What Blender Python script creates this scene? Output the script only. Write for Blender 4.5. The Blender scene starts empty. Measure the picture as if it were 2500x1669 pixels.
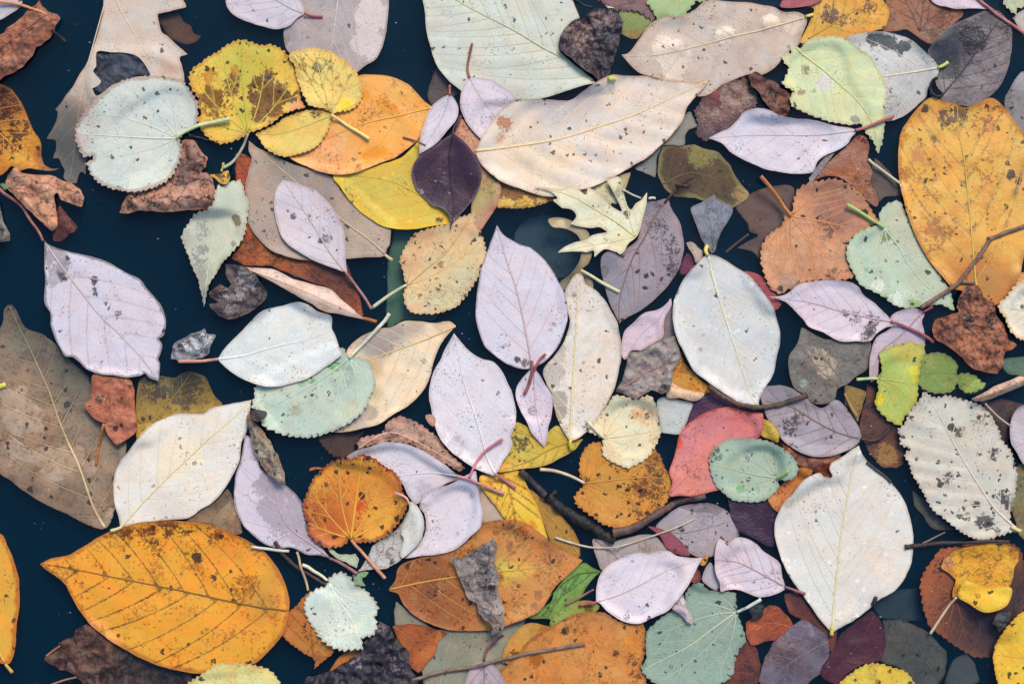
import bpy, math, random, time
import numpy as np
from mathutils import Vector
from mathutils.geometry import delaunay_2d_cdt
T0 = time.time()
random.seed(7)
scn = bpy.context.scene
col = scn.collection
S = 0.0002                      # metres per tracing unit (the frame is about half a metre of pond)

# ------------------------------------------------------------------ camera, sky, sun, exposure
cam_d = bpy.data.cameras.new('camera'); cam = bpy.data.objects.new('camera', cam_d)
col.objects.link(cam); scn.camera = cam
CAMH = 0.80
cam.location = (0, 0, CAMH); cam.rotation_euler = (0, 0, 0)
cam_d.sensor_width = 36; cam_d.lens = 36 * CAMH / (2500 * S)
cam_d.clip_start = 0.01; cam_d.clip_end = 100

SUN_EL, SUN_AZ = 50, 20         # azimuth measured from +Y (top of the picture) towards +X
w = bpy.data.worlds.new('World'); scn.world = w; w.use_nodes = True
nt = w.node_tree; bg = nt.nodes['Background']
sky = nt.nodes.new('ShaderNodeTexSky'); sky.sky_type = 'NISHITA'; sky.sun_disc = False
sky.sun_elevation = math.radians(SUN_EL); sky.sun_rotation = math.radians(SUN_AZ)
sky.air_density = 1.0; sky.dust_density = 1.2; sky.ozone_density = 3.0
nt.links.new(sky.outputs['Color'], bg.inputs['Color']); bg.inputs['Strength'].default_value = 0.095
sd = bpy.data.lights.new('sun', 'SUN'); sd.energy = 1.5; sd.angle = math.radians(26); sd.color = (1.0, 0.91, 0.78)
sun = bpy.data.objects.new('sun', sd); col.objects.link(sun)
el, az = math.radians(SUN_EL), math.radians(SUN_AZ)
sv = Vector((math.cos(el) * math.sin(az), math.cos(el) * math.cos(az), math.sin(el)))
sun.rotation_euler = sv.to_track_quat('Z', 'Y').to_euler(); sun.location = sv * 3
scn.view_settings.view_transform = 'Standard'; scn.view_settings.look = 'None'
scn.view_settings.gamma = 1; scn.view_settings.use_curve_mapping = False
scn.view_settings.exposure = 1.12
scn.render.engine = 'CYCLES'
scn.cycles.transparent_max_bounces = 16
scn.render.resolution_x, scn.render.resolution_y = 1024, 683

# ------------------------------------------------------------------ helpers
KC = (0.86, 0.81, 0.735)        # reflectance of a thing that shows as pure white, per channel
def lin(h):
    h = h.lstrip('#'); v = [int(h[i:i+2], 16) / 255 for i in (0, 2, 4)]
    v = [(x / 12.92 if x <= .04045 else ((x + .055) / 1.055) ** 2.4) * k for x, k in zip(v, KC)]
    if v[0] > v[1] > v[2] * 1.7 and v[1] > .42 * v[0]: v[0] *= 1.06; v[1] *= 1.02
    if v[2] > v[0] > v[1] * 1.01 and v[1] > .3: v[2] *= .90; v[1] *= 1.01
    g = .3 * v[0] + .55 * v[1] + .15 * v[2]
    return tuple(x * .99 + g * .01 for x in v)
Q = 700 / 1829
TILE = {c: ((i % 4) * 600, (0, 535, 1069)[i // 4], Q) for i, c in enumerate('ABCDEFGHIJKL')}
TILE['Z'] = (0, 0, 2500 / 2349)
def pts(s, sp):
    ox, oy, q = TILE[sp]; out = []; cor = []
    for tok in s.split():
        c = tok.endswith('*'); x, y = tok.rstrip('*').split(',')
        out.append((ox + float(x) * q, oy + float(y) * q)); cor.append(c)
    return np.array(out), cor
def P1(x, y, sp):
    ox, oy, q = TILE[sp]; return ox + x * q, oy + y * q

def vnoise(x, y, seed):
    xi = np.floor(x).astype(np.int64); yi = np.floor(y).astype(np.int64)
    fx = x - xi; fy = y - yi; fx = fx * fx * (3 - 2 * fx); fy = fy * fy * (3 - 2 * fy)
    def h(a, b):
        n = (a * 374761393 + b * 668265263 + seed * 1442695041) & 0x7fffffff
        n = ((n ^ (n >> 13)) * 1274126177) & 0x7fffffff
        return ((n ^ (n >> 16)) & 0xffff) / 65535.0
    return (h(xi, yi) * (1 - fx) + h(xi + 1, yi) * fx) * (1 - fy) + (h(xi, yi + 1) * (1 - fx) + h(xi + 1, yi + 1) * fx) * fy
def fbm(x, y, seed, oc=4):
    s = 0; a = .5; t = 0
    for k in range(oc):
        s = s + a * vnoise(x * 2 ** k + 17.3 * k, y * 2 ** k - 9.1 * k, seed + k * 31); t += a; a *= .55
    return s / t

def catmull(p, cor, closed=True, step=4.0, tens=1.0):
    n = len(p); out = []
    for i in range(n if closed else n - 1):
        p1 = p[i]; p2 = p[(i + 1) % n]
        if closed: p0 = p[i - 1]; p3 = p[(i + 2) % n]
        else: p0 = p[max(i - 1, 0)]; p3 = p[min(i + 2, n - 1)]
        d = np.linalg.norm(p2 - p1); m1 = (p2 - p0) / 2 * tens; m2 = (p3 - p1) / 2 * tens
        for m in (m1, m2):                       # keep tangents from overshooting on short spans
            l = np.linalg.norm(m)
            if l > d * 1.1: m *= d * 1.1 / l
        if cor[i]: m1 = (p2 - p1) * .8
        if cor[(i + 1) % n]: m2 = (p2 - p1) * .8
        k = max(1, int(d / step))
        for j in range(k):
            t = j / k; t2 = t * t; t3 = t2 * t
            out.append((2*t3-3*t2+1)*p1 + (t3-2*t2+t)*m1 + (-2*t3+3*t2)*p2 + (t3-t2)*m2)
    if not closed: out.append(p[-1])
    return np.array(out)
def resample(p, step):
    d = np.r_[0, np.cumsum(np.linalg.norm(np.diff(p, axis=0), axis=1))]
    n = max(2, int(d[-1] / step) + 1); t = np.linspace(0, d[-1], n)
    return np.c_[np.interp(t, d, p[:, 0]), np.interp(t, d, p[:, 1])]
def inside(x, y, poly):
    r = np.zeros(x.shape, bool); n = len(poly); j = n - 1
    for i in range(n):
        xi, yi = poly[i]; xj, yj = poly[j]
        if yi != yj:
            c = ((yi > y) != (yj > y)) & (x < (xj - xi) * (y - yi) / (yj - yi) + xi)
            r ^= c
        j = i
    return r
def segdist(x, y, poly, closed):
    a = poly; b = np.roll(poly, -1, 0) if closed else poly[1:]
    if not closed: a = poly[:-1]
    best = np.full(x.shape, 1e9)
    for (ax, ay), (bx, by) in zip(a, b):
        dx, dy = bx - ax, by - ay; L2 = dx * dx + dy * dy + 1e-9
        t = np.clip(((x - ax) * dx + (y - ay) * dy) / L2, 0, 1)
        np.minimum(best, (x - ax - t * dx) ** 2 + (y - ay - t * dy) ** 2, out=best)
    return np.sqrt(best)

# height field of everything already lying in the pond (millimetres), cells of CE tracing units
CE = 5; GX0, GY0 = -300, -300
GW, GH = int(3100 / CE), int(2270 / CE)
Hm = np.full((GH, GW), -60.0); FLO = np.full((GH, GW), np.nan)
def gidx(x, y): return (np.asarray(x) - GX0) / CE, (np.asarray(y) - GY0) / CE
def bil(g, x, y, ox=0, oy=0):
    fx, fy = gidx(x, y); fx = np.clip(fx - ox, 0, g.shape[1] - 1.001); fy = np.clip(fy - oy, 0, g.shape[0] - 1.001)
    i = fx.astype(int); j = fy.astype(int); u = fx - i; v = fy - j
    return (g[j, i]*(1-u)+g[j, i+1]*u)*(1-v) + (g[j+1, i]*(1-u)+g[j+1, i+1]*u)*v
def dil(g, r):
    for ax in (0, 1):
        o = g.copy()
        for k in range(1, r + 1):
            a = np.roll(g, k, ax); b = np.roll(g, -k, ax); o = np.maximum(o, np.maximum(a, b))
        g = o
    return g
def blur(g, r):
    for ax in (0, 1):
        o = g.copy()
        for k in range(1, r + 1): o = o + np.roll(g, k, ax) + np.roll(g, -k, ax)
        g = o / (2 * r + 1)
    return g

def W(x, y, zmm): return ((x - 1250) * S, (834.5 - y) * S, zmm * 0.001)
def mesh_obj(name, verts, faces, mat, parent=None, origin=(0, 0, 0), smooth=True):
    me = bpy.data.meshes.new(name)
    v = np.asarray(verts, float) - np.asarray(origin)
    me.from_pydata(v.tolist(), [], faces if isinstance(faces, list) else faces.tolist())
    me.materials.append(mat)
    if smooth: me.polygons.foreach_set('use_smooth', [True] * len(me.polygons))
    o = bpy.data.objects.new(name, me); col.objects.link(o)
    if parent: o.parent = parent
    else: o.location = origin
    return o

# ------------------------------------------------------------------ materials
class NB:
    def __init__(s, name):
        s.m = bpy.data.materials.new(name); s.m.use_nodes = True; s.t = s.m.node_tree
        s.t.nodes.clear(); s.out = s.t.nodes.new('ShaderNodeOutputMaterial')
    def n(s, typ, **kw):
        nd = s.t.nodes.new(typ)
        for k, v in kw.items():
            if k[0] == '_': setattr(nd, k[1:], v)
            else: s.put(nd.inputs[k.replace('__', ' ')], v)
        return nd
    def put(s, sock, v):
        if isinstance(v, bpy.types.NodeSocket): s.t.links.new(v, sock)
        else: sock.default_value = v
    def math(s, op, a, b=0.0, c=0.0, clamp=False):
        nd = s.t.nodes.new('ShaderNodeMath'); nd.operation = op; nd.use_clamp = clamp
        for i, v in enumerate((a, b, c)): s.put(nd.inputs[i], v)
        return nd.outputs[0]
    def ramp(s, v, a, b, o0=0.0, o1=1.0, smooth=True):
        nd = s.t.nodes.new('ShaderNodeMapRange'); nd.interpolation_type = 'SMOOTHSTEP' if smooth else 'LINEAR'
        for i, x in enumerate((v, a, b, o0, o1)): s.put(nd.inputs[i], x)
        return nd.outputs[0]
    def mix(s, f, a, b, bt='MIX'):
        nd = s.t.nodes.new('ShaderNodeMix'); nd.data_type = 'RGBA'; nd.blend_type = bt
        s.put(nd.inputs[0], f)
        for i, v in ((6, a), (7, b)): s.put(nd.inputs[i], (*v, 1) if isinstance(v, tuple) and len(v) == 3 else v)
        return nd.outputs[2]
    def noise(s, co, scale, det=3.0, rough=.55, dist=0.0):
        return s.n('ShaderNodeTexNoise', Vector=co, Scale=scale, Detail=det, Roughness=rough, Distortion=dist).outputs[0]
    def vor(s, co, scale, feat='F1', rnd=1.0):
        return s.n('ShaderNodeTexVoronoi', _feature=feat, Vector=co, Scale=scale, Randomness=rnd)

def leaf_mat(name, a):
    b = NB(name)
    tc = b.n('ShaderNodeTexCoord')
    r = random.Random(name)
    mp = b.n('ShaderNodeMapping', Vector=tc.outputs['Object'])
    mp.inputs['Scale'].default_value = (1 / S,) * 3
    mp.inputs['Location'].default_value = (r.uniform(-900, 900), r.uniform(-900, 900), r.uniform(-90, 90))
    mp.inputs['Rotation'].default_value = (0, 0, 0)
    co = mp.outputs[0]
    A = b.n('ShaderNodeAttribute', _attribute_name='tone'); c = A.outputs['Color']
    B = b.n('ShaderNodeAttribute', _attribute_name='stain')
    F = b.n('ShaderNodeAttribute', _attribute_name='leaf'); sep = b.n('ShaderNodeSeparateXYZ', Vector=F.outputs['Vector'])
    ed, vd, tt = sep.outputs
    big = b.noise(co, 1/110, 4, .6); mid = b.noise(co, 1/34, 5, .68, .3); fine = b.noise(co, 1/7, 3, .6); grit = b.noise(co, 1/2.6, 2, .6)
    # broad mottling
    c = b.mix(b.math('MULTIPLY', b.ramp(b.math('ADD', b.math('MULTIPLY', big, .6), b.math('MULTIPLY', mid, .4)), .40, .66), a['m']), c, a['mc'])
    c = b.mix(b.math('MULTIPLY', b.ramp(b.math('ADD', b.math('MULTIPLY', mid, .55), b.math('MULTIPLY', fine, .45)), .46, .64), a['m2']), c, a['mc2'])
    hn = b.noise(co, 1/58, 4, .62, .4)
    c = b.mix(b.ramp(hn, .34, .66), b.mix(1.0, c, a['h0'], 'MULTIPLY'), b.mix(1.0, c, a['h1'], 'MULTIPLY'))
    # stains with ragged outlines
    sn = b.math('ADD', b.math('MULTIPLY', mid, .5), b.math('ADD', b.math('MULTIPLY', fine, .34), b.math('MULTIPLY', grit, .16)))
    amp = b.math('MULTIPLY', b.ramp(B.outputs['Alpha'], 0.02, .25, 0, 1), 3.6)
    st = b.math('ADD', B.outputs['Alpha'], b.math('MULTIPLY', b.math('SUBTRACT', sn, .5), amp))
    c = b.mix(b.math('MULTIPLY', b.ramp(st, .42, .60), .92), c, B.outputs['Color'])
    # net of fine veins
    if a['net'] > 0:
        e1 = b.vor(co, 1/15, 'DISTANCE_TO_EDGE').outputs['Distance']
        c = b.mix(b.math('MULTIPLY', b.ramp(e1, 0.0, .09, 1, 0), a['net']), c, a['netc'])
    if a['crack'] > 0:
        wv = b.n('ShaderNodeVectorMath', _operation='ADD'); b.put(wv.inputs[0], co)
        nz = b.n('ShaderNodeTexNoise', Vector=co, Scale=1/24, Detail=5.0, Roughness=.65); sc_ = b.n('ShaderNodeVectorMath', _operation='SCALE')
        b.put(sc_.inputs[0], nz.outputs['Color']); sc_.inputs['Scale'].default_value = 46; b.put(wv.inputs[1], sc_.outputs[0])
        e2 = b.vor(wv.outputs[0], 1/34, 'DISTANCE_TO_EDGE').outputs['Distance']
        c = b.mix(b.math('MULTIPLY', b.math('MULTIPLY', b.ramp(b.math('SUBTRACT', e2, b.math('MULTIPLY', b.math('SUBTRACT', fine, .5), .10)), 0.0, .10, 1, 0), b.ramp(mid, .34, .52)), a['crack']), c, a['crackc'])
    # colour along the veins
    if a['vs'] > 0:
        vf = b.math('MULTIPLY', b.ramp(b.math('SUBTRACT', vd, b.math('MULTIPLY', b.math('SUBTRACT', fine, .42), a['vw'] * 3.2)), 0.0, a['vw'] * .62, 1, 0), b.math('MULTIPLY', b.ramp(mid, .34, .62, .12, 1), a['vs']))
        c = b.mix(vf, c, a['vhc'])
    # rim
    if a['ew'] > 0:
        ef = b.ramp(b.math('SUBTRACT', ed, b.math('MULTIPLY', b.math('SUBTRACT', mid, .36), a['ew'] * 3.2)), 0.0, a['ew'], 1, 0)
        c = b.mix(b.math('MULTIPLY', ef, a['es']), c, a['ec'])
    # specks
    if a['spots']:
        nz2 = b.n('ShaderNodeTexNoise', Vector=co, Scale=1/11, Detail=2.0); sc2 = b.n('ShaderNodeVectorMath', _operation='SCALE'); b.put(sc2.inputs[0], nz2.outputs['Color']); sc2.inputs['Scale'].default_value = 17
        wv2 = b.n('ShaderNodeVectorMath', _operation='ADD'); b.put(wv2.inputs[0], co); b.put(wv2.inputs[1], sc2.outputs[0]); cod = wv2.outputs[0]
    for dens, size, colr in a['spots']:
        v = b.vor(cod, 1 / (size * 4.2)); sp = b.n('ShaderNodeSeparateColor', Color=v.outputs['Color'])
        thr = b.ramp(sp.outputs[0], 1 - dens, 1.0, .11, .38, False)
        dd = b.math('ADD', v.outputs['Distance'], b.math('MULTIPLY', b.math('SUBTRACT', fine, .5), .42))
        f = b.ramp(b.math('SUBTRACT', dd, thr), -.05, .03, 1, 0)
        f = b.math('MULTIPLY', f, b.math('GREATER_THAN', sp.outputs[0], b.math('SUBTRACT', 1 - dens * (.9 if dens > .5 else .62), b.math('MULTIPLY', b.math('SUBTRACT', big, .5), dens * 1.5))))
        c = b.mix(b.math('MULTIPLY', f, .9), c, colr)
    fl = b.noise(co, 1/5.2, 2, .5); area = b.noise(co, 1/75, 3, .6)
    ff = b.math('MULTIPLY', b.ramp(b.math('ADD', fl, b.math('MULTIPLY', b.math('SUBTRACT', area, .5), .5)), .665, .72), a['dirt'])
    c = b.mix(ff, c, b.mix(1.0, c, (.30, .27, .27), 'MULTIPLY'))
    if a['peppr'] > 0:
        pn = b.math('ADD', b.math('MULTIPLY', b.noise(co, 1/9, 3, .7), .6), b.math('MULTIPLY', area, .4))
        c = b.mix(b.math('MULTIPLY', b.ramp(pn, .535, .60), a['peppr']), c, b.mix(1.0, c, (.42, .30, .26), 'MULTIPLY'))
    g = b.ramp(b.math('ADD', b.math('MULTIPLY', grit, .5), b.math('MULTIPLY', fine, .5)), .25, .75, 1 - a['grain'], 1 + a['grain'] * .8, False)
    c = b.mix(1.0, c, b.n('ShaderNodeCombineXYZ', X=g, Y=g, Z=g).outputs[0], 'MULTIPLY')
    wetn = b.ramp(b.math('ADD', big, B.outputs['Alpha']), .45, .75, a['rough'] + .12, a['rough'] - .08)
    hgt = b.math('ADD', b.math('MULTIPLY', fine, .5), b.math('MULTIPLY', mid, 1.0))
    hgt = b.math('ADD', hgt, b.math('MULTIPLY', grit, .2))
    bp = b.n('ShaderNodeBump', Strength=a['bump'], Distance=.0011, Height=hgt)
    bs = b.n('ShaderNodeBsdfPrincipled', Base__Color=c, Roughness=wetn, Normal=bp.outputs[0])
    bs.inputs['Specular IOR Level'].default_value = a['spec']
    b.t.links.new(bs.outputs[0], b.out.inputs[0])
    return b.m

_sm = {}
def stem_mat(hexc, hex2=None, rough=.5, bark=0.0):
    key = (hexc, hex2, rough, bark)
    if key in _sm: return _sm[key]
    b = NB('stem_' + hexc.strip('#')); tc = b.n('ShaderNodeTexCoord')
    mp = b.n('ShaderNodeMapping', Vector=tc.outputs['Object']); mp.inputs['Scale'].default_value = (1 / S,) * 3
    co = mp.outputs[0]; n1 = b.noise(co, 1/26, 4, .6); n2 = b.noise(co, 1/5, 3, .65)
    c = b.mix(b.ramp(n1, .35, .68), lin(hexc), lin(hex2 or hexc))
    g = b.ramp(n2, .25, .75, .8 - bark * .35, 1.15 + bark * .5, False)
    c = b.mix(1.0, c, b.n('ShaderNodeCombineXYZ', X=g, Y=g, Z=g).outputs[0], 'MULTIPLY')
    bp = b.n('ShaderNodeBump', Strength=.3 + bark * .6, Distance=.0008, Height=n2)
    bs = b.n('ShaderNodeBsdfPrincipled', Base__Color=c, Roughness=rough, Normal=bp.outputs[0])
    bs.inputs['Specular IOR Level'].default_value = .35
    b.t.links.new(bs.outputs[0], b.out.inputs[0]); _sm[key] = b.m
    return b.m

# ------------------------------------------------------------------ leaves
LEAVES = []
def L(label, sp, outline, c, **k):
    k.update(label=label, sp=sp, outline=outline, c=c); LEAVES.append(k)

def tube(path, zs, r0, r1, sides=6, flat=.75, lump=0.0, seed=1, cap=True):
    n = len(path); t = np.gradient(path, axis=0); t /= (np.linalg.norm(t, axis=1)[:, None] + 1e-9)
    nx, ny = -t[:, 1], t[:, 0]; V = []; Fc = []; rr = np.linspace(r0, r1, n)
    if lump:
        s = np.arange(n) * .9
        rr = rr * (1 + lump * (fbm(s * .6, s * 0 + 3.3, seed, 3) - .5) * 2)
    mm = S * 1000
    for i in range(n):
        for j in range(sides):
            a = 2 * math.pi * j / sides; jit = 1 + (lump * .5 * math.sin(7.1 * i + 2.3 * j) if lump else 0)
            u = math.cos(a) * rr[i] * jit; h = math.sin(a) * rr[i] * flat * jit
            V.append(W(path[i, 0] + nx[i] * u, path[i, 1] + ny[i] * u, zs[i] + h * mm))
    for i in range(n - 1):
        for j in range(sides):
            a = i * sides + j; b_ = i * sides + (j + 1) % sides
            Fc.append((a, a + sides, b_ + sides, b_))
    if cap:
        Fc.append(tuple(range(sides))); Fc.append(tuple((n - 1) * sides + j for j in range(sides))[::-1])
    return V, Fc

def lighten(c, f): return tuple(min(.85, x * f) for x in c)
LATER = []
def build_leaf(k, idx):
    sp = k['sp']; rs = random.Random(idx * 77 + 5)
    p, cor = pts(k['outline'], sp)
    rough_edge = k.get('nm') in ('sunken_leaf', 'leaf_scrap', 'curled_leaf')
    out = catmull(p, cor, True, 4.0, .35 if rough_edge else 1.0); out = resample(np.vstack([out, out[:1]]), 4.0)[:-1]
    # teeth and raggedness along the margin
    ser = k.get('ser'); rag = k.get('rag', 2.2 if rough_edge else .9)
    t = np.roll(out, -1, 0) - np.roll(out, 1, 0); t /= (np.linalg.norm(t, axis=1)[:, None] + 1e-9)
    area2 = np.sum(out[:, 0] * np.roll(out[:, 1], -1) - np.roll(out[:, 0], -1) * out[:, 1])
    nrm = np.c_[t[:, 1], -t[:, 0]] * (1 if area2 > 0 else -1)
    s = np.arange(len(out)) * 4.0
    off = (fbm(s / 26, s * 0 + idx, 11, 3) - .5) * 2 * rag * 1.6
    if ser:
        ph = (s + 9 * fbm(s / 40, s * 0, idx, 2)) / ser[1]; off = off + ser[0] * ((ph % 1.0) - .5) * (0.5 + fbm(s / 60, s * 0, idx + 3, 2))
    out = out + nrm * off[:, None]
    holes = [catmull(*pts(h, sp), True, 5.0) for h in k.get('hole', [])]
    x0, y0 = out.min(0) - 30; x1, y1 = out.max(0) + 30
    i0, j0 = max(0, int((x0 - GX0) / CE)), max(0, int((y0 - GY0) / CE)); i1, j1 = min(GW, int((x1 - GX0) / CE) + 2), min(GH, int((y1 - GY0) / CE) + 2)
    gy, gx = np.mgrid[j0:j1, i0:i1]; gx = gx * CE + GX0 + 0.0; gy = gy * CE + GY0 + 0.0
    mask = inside(gx, gy, out)
    ext = max(x1 - x0, y1 - y0)
    # veins
    veins = []          # (polyline, radius0, radius1, is_mid)
    vr = k.get('vr', 2.3 if ext > 240 else 1.7)
    def ins(q):
        i = int(round((q[0] - GX0) / CE)) - i0; j = int(round((q[1] - GY0) / CE)) - j0
        return 0 <= j < mask.shape[0] and 0 <= i < mask.shape[1] and mask[j, i]
    def march(q, d, bend, mx, step=7.0):
        res = [np.array(q, float)]; a = math.atan2(d[1], d[0]); ln = 0
        while ln < mx:
            a += bend * step; nq = res[-1] + step * np.array([math.cos(a), math.sin(a)])
            if not ins(nq): break
            res.append(nq); ln += step
        return np.array(res) if len(res) > 3 else None
    def laterals(rib, n, ang, bend, r, tmin=.04, tmax=.90, mx=1e9):
        rb = resample(rib, 5.0); N = len(rb)
        for side in (1, -1):
            for i in range(n):
                tq = tmin + (tmax - tmin) * ((i + .35 + (.22 if side > 0 else 0) + rs.uniform(-.13, .13)) / n)
                q = min(N - 2, max(1, int(tq * N))); tg = rb[min(N - 1, q + 3)] - rb[max(0, q - 3)]
                a = math.atan2(tg[1], tg[0]) + side * math.radians(ang * (1.12 - .3 * tq) + rs.uniform(-4, 4))
                v = march(rb[q], (math.cos(a), math.sin(a)), -side * bend, mx)
                if v is not None: veins.append((v, r, r * .4, False))
    rib = None
    if 'rib' in k:
        rp, rc = pts(k['rib'], sp); rib = catmull(rp, [False] * len(rp), False, 6.0)
        veins.append((rib, vr, vr * .35, True))
        if k.get('vk', 'pin') == 'pin':
            laterals(rib, k.get('n', 7), k.get('va', 48), k.get('vb', .0028) * .5, vr * .40)
        else:
            base = rib[0]; tip = rib[-1]; a0 = math.atan2(*(tip - base)[::-1]); ln = np.linalg.norm(tip - base)
            laterals(rib, 3, 42, .003, vr * .38, .35, .9)
            for dg in k.get('pal', (-88, -58, -30, 30, 58, 88)):
                a = a0 + math.radians(dg); v = march(base + 6 * np.array([math.cos(a), math.sin(a)]), (math.cos(a), math.sin(a)), -math.copysign(.0022, dg), ln * 1.05)
                if v is not None:
                    veins.append((v, vr * .75, vr * .25, False)); laterals(v, 2, 40, .003, vr * .34, .35, .9, ln * .3)
    for vv in k.get('vs_', []):
        rp, rc = pts(vv, sp); v = catmull(rp, [False] * len(rp), False, 6.0); veins.append((v, vr * .8, vr * .3, False))
        if k.get('n2', 2): laterals(v, k.get('n2', 2), 42, .003, vr * .36, .2, .9)
    # own relief, millimetres
    ed = segdist(gx, gy, out[::4], True); edn = np.clip(ed / (ext * .22), 0, 1)
    cr = k.get('cr', .55); crs = k.get('crs', 85 if ext > 240 else 50)
    rid = 1 - np.abs(2 * fbm(gx / crs, gy / crs, idx + 50, 3) - 1)
    nzb = fbm(gx / 150, gy / 150, idx + 9, 3)
    cup = k.get('cup', rs.uniform(-.25, .45)) * .8; cupn = np.clip(2.6 * (fbm(gx / 120, gy / 120, idx + 33, 2) - .3), 0, 1.4)
    bigz = k.get('d', .35) + cup * cupn * ((1 - edn) ** 2 if cup > 0 else -edn * 1.0) + (nzb - .35) * (1.1 if k.get('d', .35) >= 0 else 1.5) * k.get('wav', 1.0)
    for (bx, by, br, bz) in k.get('b', []):
        qx, qy = P1(bx, by, sp); rr = br * TILE[sp][2]
        bigz = bigz + bz * np.exp(-((gx - qx) ** 2 + (gy - qy) ** 2) / (rr * rr))
    small = cr * np.clip(rid - .45, 0, 1) * 1.6
    if cr >= 1.1:
        r2 = 1 - np.abs(2 * fbm(gx / (crs * .55), gy / (crs * .55), idx + 150, 3) - 1); small = small * 1.5 + cr * .8 * np.clip(r2 - .35, 0, 1)
    for (ax, ay, bx, by, wd, hh) in k.get('rg', []):
        a = np.array([P1(ax, ay, sp), P1(bx, by, sp)]); small = small + hh * np.exp(-(segdist(gx, gy, a, False) / (wd * TILE[sp][2])) ** 2)
    if veins:
        vdg = np.full(gx.shape, 1e9)
        for v, _, _, mid in veins: vdg = np.minimum(vdg, segdist(gx, gy, resample(v, 22.0) if len(v) > 4 else v, False))
        pf = k.get('puff', .30); pf = pf * (.5 if pf < .85 else .95); small = small + pf * np.clip(vdg / 16, 0, 1) ** .7
    pad = 14
    a0_, b0_ = max(0, j0 - pad), max(0, i0 - pad)
    Dg = Hm[a0_:j1 + pad, b0_:i1 + pad]; Dg = blur(blur(dil(Dg, 6), 3), 3)
    Dg = Dg[j0 - a0_:j0 - a0_ + mask.shape[0], i0 - b0_:i0 - b0_ + mask.shape[1]] + .45
    z = np.maximum(bigz, Dg) + small
    if k.get('d', .35) < 0: z = np.minimum(z, np.maximum(bigz + small, -.25 + .1 * small))
    if cr < 1.1: z = blur(z, 1)
    m2 = dil(mask.astype(float), 1) > 0
    sub = Hm[j0:j1, i0:i1]; sub[m2] = np.maximum(sub, z + .1)[m2]
    fl = FLO[j0:j1, i0:i1]; sel = mask & (z > -.1); fl[sel] = np.fmin(fl, z)[sel]
    # mesh
    A_ = abs(area2) / 2; st = min(11.0, max(5.0, math.sqrt(A_) / 30)) if cr < 1.1 else 4.2
    pl = [tuple(q) for q in out]; ne = len(pl); edges = [(i, (i + 1) % ne) for i in range(ne)]
    for h in holes:
        b0 = len(pl); pl += [tuple(q) for q in h]; m = len(h); edges += [(b0 + i, b0 + (i + 1) % m) for i in range(m)]
    hx = []; yy = y0
    row = 0
    while yy < y1:
        xs = np.arange(x0 + (st / 2 if row % 2 else 0), x1, st); hx.append(np.c_[xs, np.full(len(xs), yy)]); yy += st * .866; row += 1
    hx = np.vstack(hx); hx = hx + (np.random.RandomState(idx).rand(*hx.shape) - .5) * st * .3
    ok = inside(hx[:, 0], hx[:, 1], out); hx = hx[ok]
    dd = segdist(hx[:, 0], hx[:, 1], out, True); hx = hx[dd > st * .45]
    vp = [resample(v, 8.0) for v, _, _, _ in veins]
    if vp:
        vpa = np.vstack(vp); vpa = vpa[inside(vpa[:, 0], vpa[:, 1], out)]
        if len(vpa):
            vpa = vpa[segdist(vpa[:, 0], vpa[:, 1], out, True) > 2.5]
        if len(vpa) and len(hx):
            dmin = np.min((hx[:, None, 0] - vpa[None, :, 0]) ** 2 + (hx[:, None, 1] - vpa[None, :, 1]) ** 2, 1)
            hx = np.vstack([hx[dmin > (st * .5) ** 2], vpa])
    pl += [tuple(q) for q in hx]
    vo, eo, fo, *_ = delaunay_2d_cdt([Vector(q) for q in pl], edges, [], 0, 1e-4)
    V = np.array([(v[0], v[1]) for v in vo]); Fc = np.array([f for f in fo if len(f) == 3])
    cen = V[Fc].mean(1); ok = inside(cen[:, 0], cen[:, 1], out)
    for h in holes: ok &= ~inside(cen[:, 0], cen[:, 1], h)
    Fc = Fc[ok]; used = np.unique(Fc); rem = np.full(len(V), -1); rem[used] = np.arange(len(used)); V = V[used]; Fc = rem[Fc]
    c3 = V[Fc]; ar = (c3[:, 1, 0]-c3[:, 0, 0])*(c3[:, 2, 1]-c3[:, 0, 1])-(c3[:, 1, 1]-c3[:, 0, 1])*(c3[:, 2, 0]-c3[:, 0, 0])
    Fc[ar > 0] = Fc[ar > 0][:, ::-1]           # y points down in tracing units, so flip to face up
    zv = bil(z, V[:, 0], V[:, 1], i0, j0)
    def crease(x, y):                          # sharp creases of dry crumpled leaves
        if cr < 1.1: return np.zeros(len(x))
        q1 = np.abs(2 * fbm(x / 30, y / 30, idx + 210, 3) - 1); q2 = np.abs(2 * fbm(x / 13, y / 13, idx + 230, 2) - 1)
        return cr * (1.5 * np.clip(.5 - q1, 0, .5) + .5 * np.clip(q2, 0, .5)) * np.clip(segdist(x, y, out[::2], True) / 10, .35, 1)
    zv = zv + crease(V[:, 0], V[:, 1])
    top = np.c_[(V[:, 0] - 1250) * S, (834.5 - V[:, 1]) * S, zv * .001]
    th = k.get('th', .22) * .001; bot = top - np.array([0, 0, th]); n = len(top)
    ee = np.vstack([Fc[:, [0, 1]], Fc[:, [1, 2]], Fc[:, [2, 0]]]); es = np.sort(ee, 1)
    _, inv, cnt = np.unique(es, axis=0, return_inverse=True, return_counts=True); be = ee[cnt[inv.ravel()] == 1]
    m = len(be); ra = 2 * n + np.arange(m) * 4
    allv = np.vstack([top, bot, np.stack([top[be[:, 0]], top[be[:, 1]], bot[be[:, 1]], bot[be[:, 0]]], 1).reshape(-1, 3)])
    src = np.r_[np.arange(n), np.arange(n), np.stack([be[:, 0], be[:, 1], be[:, 1], be[:, 0]], 1).ravel()]
    faces = Fc.tolist() + (Fc[:, ::-1] + n).tolist() + np.stack([ra + 1, ra, ra + 3, ra + 2], 1).tolist()
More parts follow.
